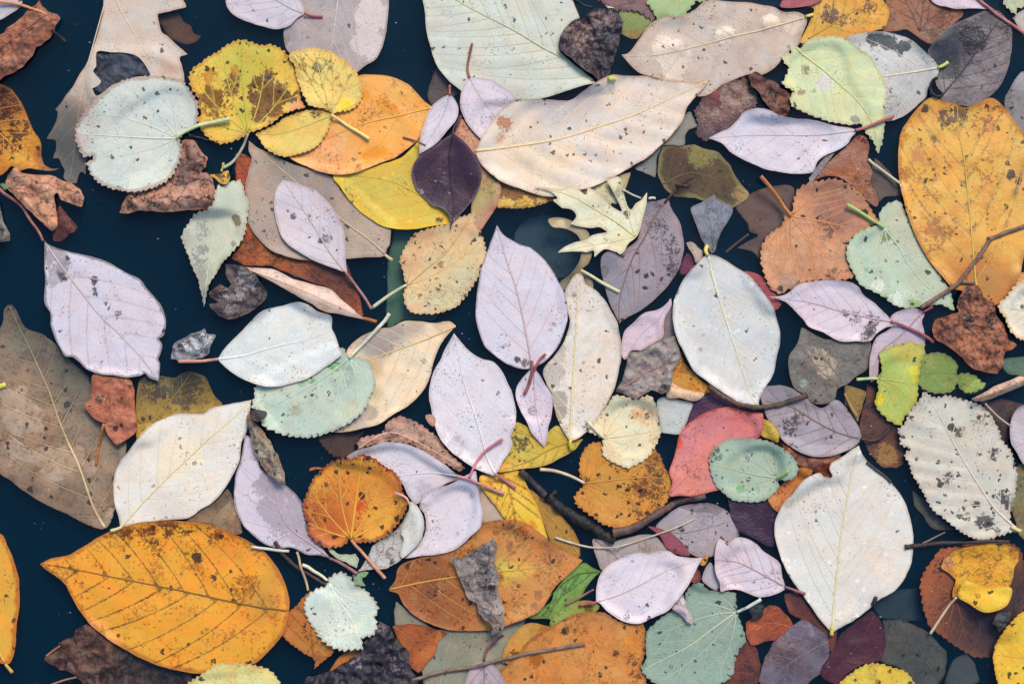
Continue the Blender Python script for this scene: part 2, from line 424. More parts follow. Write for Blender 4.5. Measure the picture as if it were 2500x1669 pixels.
    cx, cy = out.mean(0); org = W(cx, cy, float(zv.min()))
    # colour attributes
    base = np.array(lin(k['c'])); tone = np.tile(base, (n, 1)); stain = np.zeros((n, 4)); stain[:, :3] = base * .5
    for pt in k.get('p', []):
        px, py, pr, ph, kind = pt[:5]; stg = pt[5] if len(pt) > 5 else 1.0
        qx, qy = P1(px, py, sp); rr = pr * TILE[sp][2]
        wx = (fbm(V[:, 0] / 70, V[:, 1] / 70, idx + 70, 3) - .5) * rr * 1.1; wy = (fbm(V[:, 0] / 70, V[:, 1] / 70, idx + 90, 3) - .5) * rr * 1.1
        d = np.hypot(V[:, 0] + wx - qx, V[:, 1] + wy - qy) / rr
        wgt = np.clip(1.5 - d, 0, 1) * stg if kind == 's' else np.clip(1.75 - 1.25 * d, 0, 1) * stg
        if kind == 's': tone = tone * (1 - wgt[:, None]) + np.array(lin(ph)) * wgt[:, None]
        else:
            up = wgt > stain[:, 3]; lc = np.array(lin(ph)); stain[up, :3] = lc * (.5 if lc.mean() < .14 else 1); stain[up, 3] = wgt[up]
    edv = segdist(V[:, 0], V[:, 1], out, True); vdv = np.full(n, 60.0)
    for v, _, _, _ in veins: vdv = np.minimum(vdv, segdist(V[:, 0], V[:, 1], resample(v, 10.0) if len(v) > 3 else v, False))
    lf = np.c_[edv, vdv, np.zeros(n)]
    lum = base.mean()
    mc_ = np.array(lin(k['mc'])) if 'mc' in k else base * .8
    sat = (base.max() - base.min()) / (base.max() + 1e-6); hs = .35 + .9 * sat
    a = dict(h0=(1 + .08 * hs, 1 - .06 * hs, 1 - .16 * hs), h1=(1 - .04 * hs, 1 + .05 * hs, 1 + .10 * hs), m2=k.get('m2', min(.85, k.get('m', .30) * (1.15 if k.get('nm') == 'curled_leaf' else .75 if base.mean() > .3 else 1.25))), mc2=tuple(mc_ * (.55 if k.get('nm') == 'curled_leaf' else .80)), m=max(.22, k.get('m', .30)), mc=lin(k['mc']) if 'mc' in k else tuple(base * rs.uniform(.72, .86)), net=k.get('net', .16), netc=lin(k['netc']) if 'netc' in k else tuple(base * .72),
             crack=k.get('crack', .6 if k.get('nm') == 'curled_leaf' else 0), crackc=lin(k.get('crackc', '#2c2226')), vs=k.get('vs', .35), vw=k.get('vw', 3.5), vhc=lin(k['vhc']) if 'vhc' in k else tuple(base * .80),
             ew=k.get('ew', 5), es=k.get('es', .55), ec=lin(k['ec']) if 'ec' in k else tuple(base * np.array([.66, .56, .52])), spots=[(d_, s_, tuple(np.array(lin(h_)) * (.38 if lin(h_)[0] < .25 else 1))) for d_, s_, h_ in k.get('spots', [(.06, 2.6, '#4a4548')])],
             peppr=k.get('peppr', (.6 if base[0] > base[1] * 2.2 else .22) if (sat > .55 and base[0] > base[1] * 1.25 and base[1] > base[2] * 1.1) else .3 if base.mean() < .28 else 0), dirt=k.get('dirt', .7), grain=k.get('grain', .15), rough=k.get('rough', .50), bump=k.get('bump', .9 if k.get('nm') in ('curled_leaf', 'leaf_scrap') else .22 if base.mean() > .3 else .4), spec=k.get('spec', .35))
    mat = leaf_mat('leaf_%s_%d' % (k['c'].strip('#'), idx), a)
    if '_parent' in k: root, org = k['_parent']
    else:
        root = bpy.data.objects.new(k.get('nm', 'leaf'), None); col.objects.link(root); root.location = org; root.empty_display_size = .01
        root['label'] = k['label']; root['category'] = k.get('cat', 'leaf'); root['group'] = k.get('group', 'fallen leaves in the pond')
    o = mesh_obj(k.get('part', 'blade'), allv, faces, mat, root, org); me = o.data
    if k.get('part_label'): o['label'] = k['part_label']
    me.attributes.new('tone', 'FLOAT_COLOR', 'POINT').data.foreach_set('color', np.c_[tone, np.ones(n)][src].ravel())
    me.attributes.new('stain', 'FLOAT_COLOR', 'POINT').data.foreach_set('color', stain[src].ravel())
    me.attributes.new('leaf', 'FLOAT_VECTOR', 'POINT').data.foreach_set('vector', lf[src].ravel())
    # vein meshes
    vcol = k.get('vc'); mm = S * 1000
    if veins and k.get('vein_mesh', True):
        if vcol is None:
            hx_ = k['c'].lstrip('#'); rgb = [int(hx_[i:i+2], 16) for i in (0, 2, 4)]; vcol = '#%02x%02x%02x' % tuple(min(250, int(q * 1.06 + 8)) for q in rgb)
        vm = stem_mat(vcol, k.get('vc2'), .5); sv_, sf_ = [], []
        hh = lambda h: [int(h.lstrip('#')[i:i+2], 16) for i in (0, 2, 4)]
        vm2 = stem_mat('#%02x%02x%02x' % tuple(int(.68 * p_ + .32 * q_) for p_, q_ in zip(hh(vcol), hh(k['c']))), None, .5); mrib = root
        for v, r0, r1, mid in veins:
            pth = resample(v, 8.0 if not mid else 7.0); okp = inside(pth[:, 0], pth[:, 1], out)
            for h in holes: okp &= np.cumsum(inside(pth[:, 0], pth[:, 1], h)) == 0
            pth = pth[okp] if okp.sum() > 2 else None
            if pth is None: continue
            zz = bil(z, pth[:, 0], pth[:, 1], i0, j0) + crease(pth[:, 0], pth[:, 1]) + (.08 if cr >= 1.1 else .01) - (0 if mid else .03)
            # keep a vein proud of the triangles it runs over
            vv_, ff_ = tube(pth, zz, max(r0, .75), max(r1, .5), 5, .6 if mid else .42)
            if mid: mrib = mesh_obj('midrib', vv_, ff_, vm, root, org)
            else:
                o_ = len(sv_); sv_ += vv_; sf_ += [tuple(q + o_ for q in f) for f in ff_]
        if sv_:
            q = mesh_obj('side_veins', sv_, sf_, vm2, mrib, org); q['kind'] = 'stuff'
    for q, f in enumerate(k.get('fl', [])):
        build_leaf(dict(dict(sp=sp, part='folded_edge', _parent=(root, org), d=k.get('d', .35) + .4), **f), idx + 1000 + q)
    if 'stalk' in k: LATER.append((k, root, org, idx))
    return root

def lay_path(path, r, lift=0.0, minz=None):
    """heights (mm) of a stem laid over whatever is already there"""
    global Hm
    mm = S * 1000
    Hd = blur(dil(Hm[:, :], 1), 1) if False else Hm
    zz = np.array([max(float(bil(Hm, q[0] + dx, q[1] + dy)) for dx, dy in ((0, 0), (5, 0), (-5, 0), (0, 5), (0, -5))) for q in path])
    zz = np.maximum(zz, -.1 if minz is None else minz)
    n = len(zz)
    for _ in range(8):           # stems are stiff: smooth but never below what carries them
        sm = zz.copy(); sm[1:-1] = (zz[:-2] + zz[1:-1] + zz[2:]) / 3; zz = np.maximum(zz, sm)
    zz = zz + r * mm * .55
    if lift: zz = zz + lift * np.linspace(0, 1, n) ** 1.5
    return zz
def stamp(path, zz, r):
    for q, zq in zip(path, zz):
        i, j = int(round((q[0] - GX0) / CE)), int(round((q[1] - GY0) / CE)); rr = max(1, int(round(r / CE)))
        if 2 < i < GW - 3 and 2 < j < GH - 3:
            s_ = Hm[j - rr:j + rr + 1, i - rr:i + rr + 1]; np.maximum(s_, zq + r * S * 500, out=s_)

STEMS = []
def stem(label, sp, path, r, c, c2=None, cat='twig', nm='twig', r1=None, lump=.0, bark=.0, lift=0, minz=None, group='twigs and stems among the leaves', parts=(), rough=.5):
    STEMS.append(dict(label=label, sp=sp, path=path, r=r, c=c, c2=c2, cat=cat, nm=nm, r1=r1, lump=lump, bark=bark, lift=lift, minz=minz, group=group, parts=parts, rough=rough))
# ------------------------------------------------------------------ what lies in the pond, from the deepest leaf upwards
# outlines are traced in the squares of a 4 x 3 survey grid; * marks a sharp corner
# --- deep, dim leaves
L('round blue-grey leaf deep under water left of the cream lobed leaf', 'C', '340,1350 430,1370 520,1430 570,1510 575,1620 540,1700 480,1760 400,1770 300,1720 200,1660 140,1540 170,1440 240,1380', '#b4b0b4', nm='sunken_leaf', d=-13, rib='480,1740 380,1580 300,1360', vs=.2, m=.4, n=5)
L('long dull green leaf deep under water below the deep yellow leaf', 'F', '940,70 1050,60 1150,60 1200,200 1220,600 1200,640 1100,650 1000,640 900,700 890,550 900,300', '#a6c79a', nm='sunken_leaf', d=-8, rib='1000,660 1010,540 1040,300 1050,60', n=5, vc='#b8d0aa', m=.2, spots=[(.06, 3, '#4a5a48')])
L('dark brown leaf deep in the water beneath the white leaf at lower right', 'L', '880,1060 1000,1000 1170,970 1180,1080 1210,1180 1100,1180 940,1165', '#7d7a80', nm='sunken_leaf', d=-9, m=.4)
L('dim grey leaf with a torn tip sunk at the bottom right', 'L', '1400,1420 1480,1380 1530,1440 1560,1560 1450,1620 1340,1600 1360,1500', '#8a8280', nm='sunken_leaf', d=-6, m=.6, rib='1460,1610 1400,1500 1330,1400', n=4)
L('mottled slate leaf sunk beside the dark red leaf at the bottom', 'L', '940,1170 1040,1165 1130,1190 1220,1240 1290,1310 1340,1370 1350,1430 1330,1520 1250,1620 1100,1600 1050,1480 930,1430 950,1300', '#706c68', nm='sunken_leaf', d=-4.5, m=.8, mc='#a08c70', rib='1300,1560 1180,1400 960,1180', n=5, crack=.25, spots=[(.3, 4, '#3a3838')])
L('narrow dark leaf sunk under the edge of the pale spotted leaf', 'L', '1130,340 1200,390 1280,480 1350,560 1400,590 1330,590 1240,570 1190,500 1140,440', '#86796c', nm='sunken_leaf', d=-3.5)
L('brown leaf sunk behind the pale stem at the right edge', 'H', '1560,1170 1700,1150 1829,1180 1900,1230 1820,1330 1760,1400 1680,1420 1620,1300', '#8a5c4c', nm='sunken_leaf', d=-3.5, m=.6, mc='#5a3c34', crack=.3)
L('dark brown leaf with a pointed lobe sunk under the purple grey cluster', 'D', '0,1310 80,1240 200,1190 360,1190 350,1350 290,1440 200,1500 170,1540 150,1640 140,1650* 100,1600 0,1580* 60,1545 140,1500 100,1480 80,1470 70,1420 30,1370', '#9a7466', nm='lobed_leaf', d=-3.5, stalk='80,1490 0,1550 -70,1610', sc='#7d5a52', sr=4, sunk=1, vs_=['90,1490 180,1380 330,1220', '90,1490 120,1400 160,1240'])
L('brown leaf with a pale rim sunk beneath the lilac leaf and orange stalk', 'C', '1100,920 1200,920 1280,920 1380,950 1450,970 1500,1020 1540,1090 1600,1170 1650,1240 1600,1290 1540,1320 1400,1280 1250,1260 1160,1250 1110,1200 1060,1100 1065,1010', '#8a6e3c', nm='sunken_leaf', d=-3.2, m=.7, mc='#5a4024', ec='#c0b070', ew=9, es=.6, p=[(1350, 970, 90, '#c0ae58', 'h', .8), (1590, 1240, 60, '#d0a860', 'h', .7), (1250, 1080, 150, '#7a5a30', 's')], rib='1080,1180 1300,1100 1620,1230', n=5, vs=.4)
L('pale grey leaf sunk under the right edge of the large peach leaf', 'C', '1080,900 1100,850 1200,750 1270,715 1300,770 1320,800 1260,830 1240,860 1230,920 1100,930 1050,1000 1050,1130 1000,1110 920,1070 1000,1000', '#bcb8ac', nm='sunken_leaf', d=-2.2, m=.5)
L('brown oak-like leaf lobe sunk beside the torn beige leaf', 'A', '1010,95 1130,80 1160,130 1210,160 1225,200 1270,225* 1240,260 1180,275 1120,255 1060,220 1020,150 960,120', '#96623e', nm='lobed_leaf', d=-4.5, m=.5)
L('blackish blue leaf showing through the hole of the beige leaf', 'A', '590,310 720,320 850,330 940,370 990,480 900,560 700,640 600,630 570,470', '#3c4656', nm='sunken_leaf', d=-1.6, m=.6, mc='#1c222c', cr=1.4, crs=40)
L('dark brown crumpled leaf sunk below the big orange leaf', 'I', '290,1410 330,1350 380,1300 470,1265 480,1220 550,1180 620,1220 700,1290 800,1360 1000,1440 1200,1500 1220,1600 900,1640 600,1620 470,1500 380,1470', '#70503f', nm='curled_leaf', d=-3.2, m=.7, mc='#34262a', cr=1.6, crs=36, b=[(1000, 1500, 250, -4)], rg=[(400, 1300, 560, 1480, 40, 1.8), (580, 1210, 740, 1420, 40, 2.0), (300, 1400, 600, 1560, 40, 1.6)], crack=.4, rough=.35)
L('reddish brown rag of leaf sunk under the tan crumpled leaf', 'A', '340,1440 380,1310 430,1370 480,1430 500,1450 470,1480 440,1490 400,1530 345,1540', '#6a3d36', nm='leaf_scrap', d=-1.6, cr=1.2, crs=30)
L('brown leaf piece sunk above the two small lilac leaves', 'B', '1215,430 1300,540 1380,590 1330,610 1270,640 1190,670 1160,600', '#8a7068', nm='sunken_leaf', d=-3)
L('dull green and tan leaf sunk behind the black crumpled leaf at top', 'C', '820,70 900,65 960,90 1010,120 1040,125 1000,180 960,220 930,250 880,240 830,215 825,140', '#a0ae64', nm='sunken_leaf', d=-1.8, p=[(900, 235, 50, '#c09a58', 's')], rib='830,80 900,150 940,245', n=4)
L('brown toothed leaf sunk under the green leaf at the top edge', 'C', '640,-40 700,20 780,55 850,65 900,65 950,85 1000,115 1040,120 1090,60 1060,-40 800,-100', '#86686a', nm='sunken_leaf', d=-.9, ser=(8, 16), m=.5)
L('pale yellow-green leaf half hidden under the cream lobed leaf', 'C', '700,1170 890,1090 870,1180 850,1220 800,1300 740,1290 680,1240 600,1235 560,1215', '#d0cca0', nm='sunken_leaf', d=-.7)
L('beige leaf scrap with a long pale green stalk under the lobed leaf', 'G', '365,0 460,-10 560,40 620,90 640,200 620,280 575,325 640,380 640,440 540,370 470,450 440,400 520,330 570,230 560,120 480,60 390,50', '#ccbe98', nm='leaf', d=-1.2, stalk='570,325 640,365 720,415 815,465', sc='#ccd0a4', sr=5, m=.5, b=[(500, 400, 100, -4)])
L('brown leaf with an orange centre sunk left of the pale spotted leaf', 'H', '830,1050 880,1080 900,1180 960,1290 1040,1330 1060,1450 1065,1560 1020,1590 940,1580 860,1500 800,1400 790,1300 820,1150', '#96583a', nm='sunken_leaf', d=-2.4, m=.7, mc='#4a2c28', p=[(940, 1500, 80, '#d09a4a', 'h', .8)])
L('olive yellow leaf sliver between the grey-brown and yellow-green leaves', 'H', '690,1060 760,1080 820,1100 800,1200 770,1290 720,1220 690,1170', '#b09448', nm='sunken_leaf', d=-1.0, m=.6)
L('dull green leaf at the right edge beneath the rolled pinkish leaf', 'H', '1690,900 1740,880 1829,870 1920,900 1920,1000 1829,1010 1740,985 1705,950', '#76987e', nm='sunken_leaf', d=-1.6)
L('brown maple-like leaf piece sunk below the pale curved stem', 'D', '880,1010 950,1060 1020,1150 1080,1240 950,1250 910,1290 870,1200 850,1100', '#8a6c60', nm='sunken_leaf', d=-2.4)
L('slate grey leaf at the right edge beside the large orange-yellow leaf', 'D', '1800,465 1760,520 1710,620 1710,700 1760,790 1829,860 1950,900 2000,600 1900,450', '#9c9a9e', nm='sunken_leaf', d=-.8, spots=[(.2, 3, '#4a4a50')])
L('olive leaf at the right edge behind the pale spotted leaf', 'L', '1780,180 1900,150 1900,640 1829,640 1790,600 1750,420', '#9a9468', nm='sunken_leaf', d=-.8, m=.5, mc='#6a5c3c')
L('dark red brown leaf sunk beside the purple leaf at the bottom', 'L', '-10,1310 60,1290 130,1350 150,1450 140,1560 0,1640 -200,1620 -235,1500 -190,1400 -100,1320', '#964e38', nm='sunken_leaf', d=-1.8, m=.8, mc='#4c2c34', crack=.4, rib='-200,1600 -60,1460 120,1340', n=4)
L('orange-red leaf piece sunk under the white leaf base', 'L', '60,1180 110,1130 200,1070 270,1080 330,1140 360,1200 300,1270 180,1300 90,1320 55,1250', '#c4683a', nm='sunken_leaf', d=-1.2, m=.6, mc='#7a3c30', rib='350,1210 200,1180 70,1260', n=4)
L('dim brown leaf with a ragged side sunk at the white leaf base', 'L', '300,1000 380,980 440,1060 520,1150 600,1240 640,1220 610,1370 560,1260 500,1200 400,1150 330,1110', '#8a4a3a', nm='sunken_leaf', d=-1.6, m=.7)
L('clouded purple-grey leaf sunk over the red leaves at the bottom', 'L', '140,1550 180,1400 230,1310 330,1220 420,1150 500,1200 570,1260 595,1350 590,1420 540,1490 500,1530 420,1580 200,1620', '#848094', nm='sunken_leaf', d=-.9, m=.6, mc='#6a5260', rib='580,1300 420,1380 160,1560', n=5, p=[(280, 1350, 120, '#96786a', 's', .6)])
L('dark crimson leaf sunk below the white leaf and black stub', 'L', '600,1360 660,1250 760,1170 860,1100 910,1150 945,1230 945,1330 920,1420 800,1440 700,1500 660,1568 560,1540 530,1490', '#5e2c3c', nm='sunken_leaf', d=-1.2, rough=.25, rib='880,1120 760,1340 560,1540', n=5, vc='#7a4450')
L('large brown and orange round leaf beneath the folded yellow leaf', 'L', '1420,690 1300,710 1250,770 1200,850 1170,920 1175,1020 1200,1120 1230,1200 1300,1260 1400,1330 1520,1400 1640,1400 1760,1300 1829,1150 1850,900 1800,700 1600,650', '#c47440', nm='round_leaf', d=-1.2, ser=(6, 18), p=[(1520, 1220, 260, '#7c4a44', 's'), (1740, 1100, 260, '#6a4444', 's'), (1300, 830, 80, '#6a4440', 'h', .6)], b=[(1620, 1250, 260, -5), (1800, 900, 200, -3)], rib='1390,1010 1300,1120 1240,1220', vk='palm', vs=.2)
L('grey-beige leaf with a long cream rib sunk under the brown-orange leaf', 'J', '960,1040 1000,1080 1200,1220 1500,1230 1780,1150 1760,1250 1700,1300 1640,1500 1500,1660 1150,1660 1120,1480 1000,1400 960,1200 945,1100', '#b2b09c', nm='sunken_leaf', d=-1.8, rib='1225,1650 1240,1560 1270,1420 1312,1225', vc='#ccc8a8', n=5, spots=[(.28, 3.4, '#55585a'), (.1, 7, '#6a6c6c')], m=.4, vr=3)
L('rusty brown leaf sunk beside the black crumpled leaf at the bottom', 'J', '935,1200 1050,1185 1200,1210 1290,1240 1230,1300 1200,1390 1140,1460 1100,1490 1050,1450 1000,1330', '#b86c30', nm='sunken_leaf', d=-.7, rib='945,1205 1080,1310 1120,1470', n=5, m=.5, vhc='#5c3420', vs=.6)
L('orange leaf sliver beneath the black crumpled leaf at the bottom', 'J', '535,1490 570,1420 650,1360 750,1325 760,1360 680,1410 600,1480', '#cc8438', nm='sunken_leaf', d=-.6)
L('dull yellow leaf sunk beside the thick black twig', 'K', '200,300 300,370 360,410 420,470 500,560 560,660 570,750 540,770 450,720 380,660 330,560 260,430', '#c89c3c', nm='sunken_leaf', d=-1.2, m=.5, mc='#8a6a34', spots=[(.15, 3, '#4a3a28')], rib='560,745 440,580 260,380', n=5)
L('large brown leaf with a cream rib lying just under the surface at left', 'E', '15,580 55,542 90,580 140,685 250,730 340,790 400,870 520,980 640,1100 760,1250 800,1450 760,1700 730,1860 700,1940 665,1975 560,1950 430,1885 300,1825 150,1735 60,1665 0,1625 -150,1500 -250,1250 -200,950 -80,780 0,680', '#b8a088', nm='oval_leaf', d=-.7, rib='690,1998 600,1850 500,1570 400,1350 300,1080 200,870 110,700 50,560', vc='#d8c69c', vr=4.2, n=9, va=52, m=.55, mc='#84705e', b=[(170, 690, 230, -4.5), (520, 980, 200, -5), (720, 1300, 170, -4), (100, 1760, 150, -1.5), (440, 1930, 150, -1.5)], p=[(420, 1550, 170, '#bea68c', 's', .7), (330, 1260, 90, '#b89c84', 's', .6)], spots=[(.22, 3.6, '#4e4644'), (.12, 7, '#5c5854')], vhc='#4a4038', vs=.45, vw=5, puff=.7)
L('yellow-brown leaf dipping under the surface between the lilac and cream leaves', 'E', '870,1100 900,1010 1000,1000 1100,1010 1150,980 1200,975 1290,1000 1330,1060 1370,1130 1415,1190 1300,1260 1150,1260 1050,1320 950,1400 880,1410 865,1250', '#c09c38', nm='leaf', d=-.5, b=[(1050, 970, 220, -4), (1250, 980, 160, -3)], m=.6, mc='#8a6a34', p=[(1180, 1100, 140, '#8a6634', 'h', .75), (1000, 1030, 120, '#7a5c3c', 'h', .6), (930, 1300, 140, '#ccac3c', 's')], rib='880,1390 1050,1200 1200,990', n=5, vhc='#4e3820', vs=.7, spots=[(.25, 4, '#4a3824')])
L('tan and black speckled leaf under the white-cream leaf', 'I', '1180,540 1290,460 1380,400 1450,320 1500,420 1535,510 1545,600 1480,610 1400,580 1290,560', '#a48a6c', nm='sunken_leaf', d=-.6, m=.6, mc='#6a5a4c', p=[(1510, 470, 40, '#c8a050', 'h', .7)])
# --- at the surface
L('torn beige oak-like leaf with a big dark hole', 'A', '690,-80 660,90 640,160 610,270 590,330 560,400 510,480 470,550 420,610 370,670 345,695* 360,710 350,760 330,800 300,850 285,880* 335,885 340,930 322,1005* 360,1005 375,1040 400,1080 395,1130 440,1165 480,1165* 490,1110 510,1090 535,1110* 545,1010 600,900 700,750 800,650 1000,560 1180,520* 1165,430 1150,370 1200,350* 1130,290 1080,240 1030,200 1010,95* 1060,80 1130,65 1190,50* 1180,20 1110,-60 900,-140', '#d3c4b6', nm='lobed_leaf', hole=['625,335 720,340 780,340 860,355 905,385 950,450 960,490 880,495 800,520 720,550 670,590 620,615 595,570* 640,545 650,520 600,460 620,430'], rib='700,-120 760,40 850,200 900,290 970,380 1050,480', n=4, vs_=['690,-60 650,110 620,230 560,430 510,650 480,800 460,950 430,1150'], n2=5, vc='#dccbae', p=[(430, 850, 260, '#a8968c', 's'), (420, 1080, 160, '#988880', 's'), (1080, 420, 60, '#d8b8a0', 's')], b=[(380, 780, 170, -3.0), (430, 1060, 220, -4.5), (330, 930, 90, -2)], ew=5, ec='#b09078', spots=[(.06, 4, '#6a5a50')], rg=[(980, 340, 1140, 430, 30, 1.0)])
L('white-grey corner of a leaf under the orange stalk at top left', 'A', '-80,-60 60,-40 150,15* 120,60 60,100 0,135 -100,160', '#ccc8d0', nm='leaf', m=.4, mc='#9a98a4', rib='-90,50 20,40 140,20', n=3)
L('rusty brown curled leaf at the top left corner', 'A', '-200,330 -60,270 0,240 60,190 100,160 160,110 200,70 245,25 262,5* 285,50 330,90 380,105 400,130 370,180 345,220 300,270 240,310 215,360 150,430 80,475 20,510 -60,560 -220,560', '#b97a5c', nm='curled_leaf', rib='320,112 200,190 60,290 -150,430', n=5, vc='#8a5440', cr=1.6, crs=45, m=.6, mc='#7c4634', crack=.6, rg=[(300, 130, 20, 420, 60, 2.5)], stalk='320,112 280,90 230,72 150,42 60,26 -80,14', sc='#c87848', sc2='#d8a078', sr=4.5, lift=2, cup=.9, b=[(230, 330, 70, -2)])
L('orange and dark brown speckled leaf cut by the left edge', 'A', '-250,560 -150,520 0,545 60,560 110,610 150,680 185,760 215,830 250,880 265,930 262,990 280,1050 330,1075 385,1070* 330,1090 250,1085 190,1075 130,1090 80,1060 40,1095 0,1120 -150,1150 -300,1000 -320,750', '#cc8e24', nm='leaf', rib='-280,640 -60,800 120,960 260,1060 380,1072', p=[(60, 640, 140, '#8a3e16', 's', .9), (60, 660, 130, '#4a2818', 'h', .62), (130, 800, 90, '#4a2c1a', 'h', .5), (60, 900, 110, '#4a3220', 'h', .48), (140, 980, 80, '#d8a83c', 's')], spots=[(.4, 5, '#4a2c1a')], m=.6, mc='#a8641c', b=[(330, 1060, 80, -2), (240, 1000, 60, -1)], vs=.5, vhc='#8a4c1a')
L('tan crumpled leaf floating by the left edge', 'A', '125,1065* 160,1110 230,1120 330,1120 400,1160 470,1175 520,1210 548,1260 530,1320 470,1310 400,1280 385,1230 360,1250 365,1310 380,1400 385,1450 345,1480 300,1440 240,1380 170,1320 110,1260 50,1200 50,1160 80,1110', '#d6a282', nm='curled_leaf', cr=1.5, crs=42, rg=[(110, 1100, 360, 1250, 45, 2.2), (150, 1250, 370, 1430, 40, 1.5), (430, 1180, 530, 1290, 40, 1.6)], m=.5, mc='#9a6a54', crack=.75, rib='60,1200 200,1220 350,1310', n=4, vc='#a87458', p=[(480, 1250, 60, '#a87c66', 's', .6)], spots=[(.2, 3, '#4a2e28')])
L('small bright green scrap beside the tan crumpled leaf', 'A', '20,1185 40,1178 78,1195 50,1220', '#8fb878', nm='leaf_scrap', m=.2, spots=[])
L('black and white crumpled scrap cut by the left edge', 'A', '-70,1280 0,1290 15,1350 40,1420 75,1500 70,1540 0,1550 -90,1530', '#a0968e', nm='leaf_scrap', cr=1.6, crs=30, m=.8, mc='#504846', crack=.9)
L('pale lilac leaf with a red stalk cut by the top edge', 'A', '1470,-60 1442,20 1480,90 1560,135 1640,160 1720,185 1780,190 1850,170 1905,120 1940,95* 1945,60 1920,0 1850,-70 1650,-140', '#d2cbd6', nm='oval_leaf', o=3, rib='1948,95 1858,60 1758,0 1600,-90', n=6, va=45, vc='#c0b2b8', stalk='1945,93 1990,108 2060,114', sc='#a04858', sr=4, m=.2, spots=[(.16, 4, '#5a565e')])
L('grey-beige leaf with a bare pale patch below the lilac top leaf', 'B', '620,-150 380,-80 300,60 245,180 245,260 280,340 400,400 550,450 705,470* 770,420 830,380 870,310 890,230 905,130 915,20 900,-80 800,-160', '#b8adac', nm='oval_leaf', o=2, rib='660,-200 600,-60 580,60 565,180 540,360', n=5, va=38, vc='#d0c4ba', vr=3.2, m=.45, mc='#988c90', p=[(820, 120, 120, '#dccfc8', 'h', 1), (780, 270, 100, '#d8cbc6', 'h', .95), (850, 330, 60, '#d2c6c2', 'h', .8)], spots=[(.12, 5, '#77707a')], b=[(250, 250, 60, -1)])
L('large pale green leaf with parallel veins at the top', 'B', '1150,-100 1145,100 1155,210 1180,310 1215,410 1265,485 1340,555 1420,610 1560,640 1720,640 1850,640 1970,610 2120,560 2228,532* 2160,470 2080,400 2005,335 2000,260 2030,200 2080,140 2128,120* 2100,50 2060,-40 1900,-250 1500,-280', '#d3d8ca', nm='oval_leaf', o=2, rib='2228,530 2050,390 1900,310 1700,190 1500,90 1300,-20 1150,-120', n=11, va=42, vb=.0022, vc='#c6cba8', vr=3.6, puff=.9, m=.22, p=[(1300, 350, 250, '#ccd0c6', 's', .6), (1700, 560, 150, '#c2c6bc', 's', .7)], spots=[(.10, 5, '#4a4e50'), (.12, 3, '#5a605c')], ec='#a8a890', ew=4)
L('black and pinkish crumpled leaf in the notch of the large green leaf', 'C', '590,120 640,70 690,60 760,70 820,100 835,160 815,260 780,380 765,440 745,500 725,555* 690,530 640,490 580,450 520,390 460,350 435,320 435,250 460,200 520,150', '#4c4046', nm='curled_leaf', o=3, cr=1.5, crs=28, rough=.3, p=[(560, 230, 110, '#94776f', 'h', .72), (700, 150, 90, '#8a706c', 'h', .66), (620, 370, 70, '#7c6562', 'h', .6), (770, 200, 70, '#384454', 's', .9)], m=.6, mc='#1e1c22', rib='600,60 640,170 700,330 725,540', n=4, vc='#1c1a20', b=[(800, 220, 70, -1.2)], crack=.8, crackc='#121218', spots=[(.3, 5, '#16161a')])
L('light green toothed leaf at the top edge', 'C', '990,0 1020,60 1060,130* 1110,110 1180,120 1230,100 1270,50 1310,10 1360,20 1350,-60 1100,-120', '#a6c088', nm='leaf', ser=(7, 17), rib='1180,-100 1180,0 1150,110', n=4, vc='#c2c680', vk='palm')
L('large tan leaf with blistered rib at the top right', 'C', '825,355* 880,335 930,270 970,210 1020,150 1100,115 1200,110 1290,70 1340,25 1400,5 1500,15 1620,20 1720,35 1800,50 1860,80 1950,80 2000,110 2005,150 1980,220 1955,290 1900,330 1860,370 1800,440 1720,480 1650,475 1570,500 1480,540 1390,605 1310,615 1300,570 1240,540 1100,515 1000,490 950,470 900,430 860,390', '#cfc1b4', nm='oval_leaf', o=3, rib='2005,112 1718,195 1568,230 1400,275 1240,315 1050,355 830,357', n=6, vc='#dcc8a4', vr=3, m=.5, mc='#b2a096', stalk='2000,112 2030,104 2050,98', sc='#dcc870', sr=5, p=[(1130, 320, 110, '#e6d5c2', 'h', 1), (1180, 410, 110, '#e2d0be', 'h', .8), (1480, 225, 60, '#ead6c2', 'h', 1), (1780, 155, 55, '#ead2bc', 'h', 1), (1920, 160, 60, '#e0c8b4', 'h', .9), (1600, 380, 130, '#c4b4a8', 's', .6)], rg=[(1060, 330, 1200, 290, 40, 1.1), (1430, 230, 1530, 215, 28, 1.3), (1740, 160, 1810, 145, 28, 1.3)], spots=[(.16, 3, '#57505a'), (.05, 7, '#3a3838')], ec='#b08a68', ew=5)
L('dark pinkish brown leaf with a red fringe sunk beside the tan leaf', 'C', '1510,470* 1530,520 1620,500 1660,560 1690,620 1690,680 1620,720 1560,790 1480,860 1400,890 1350,900 1300,850 1320,800 1290,710 1340,640 1400,570 1470,530', '#6c4c4c', nm='sunken_leaf', o=3, d=-.6, ser=(5, 12), p=[(1380, 600, 70, '#8a4034', 's'), (1550, 640, 130, '#9c7c70', 'h', .58), (1420, 760, 90, '#8f7068', 'h', .6)], m=.6, mc='#3c2c34', crack=.5, cr=1, crs=30)
L('brown crumpled leaf left of the light green toothed leaf', 'D', '60,490 110,465 180,510 240,530 280,570 330,600 330,680 310,740 240,745 190,690 150,640 130,600 80,560', '#8f5f4c', nm='curled_leaf', o=3, cr=1.7, crs=28, m=.7, mc='#5a3a34', crack=.6, spots=[(.25, 5, '#2c2024')])
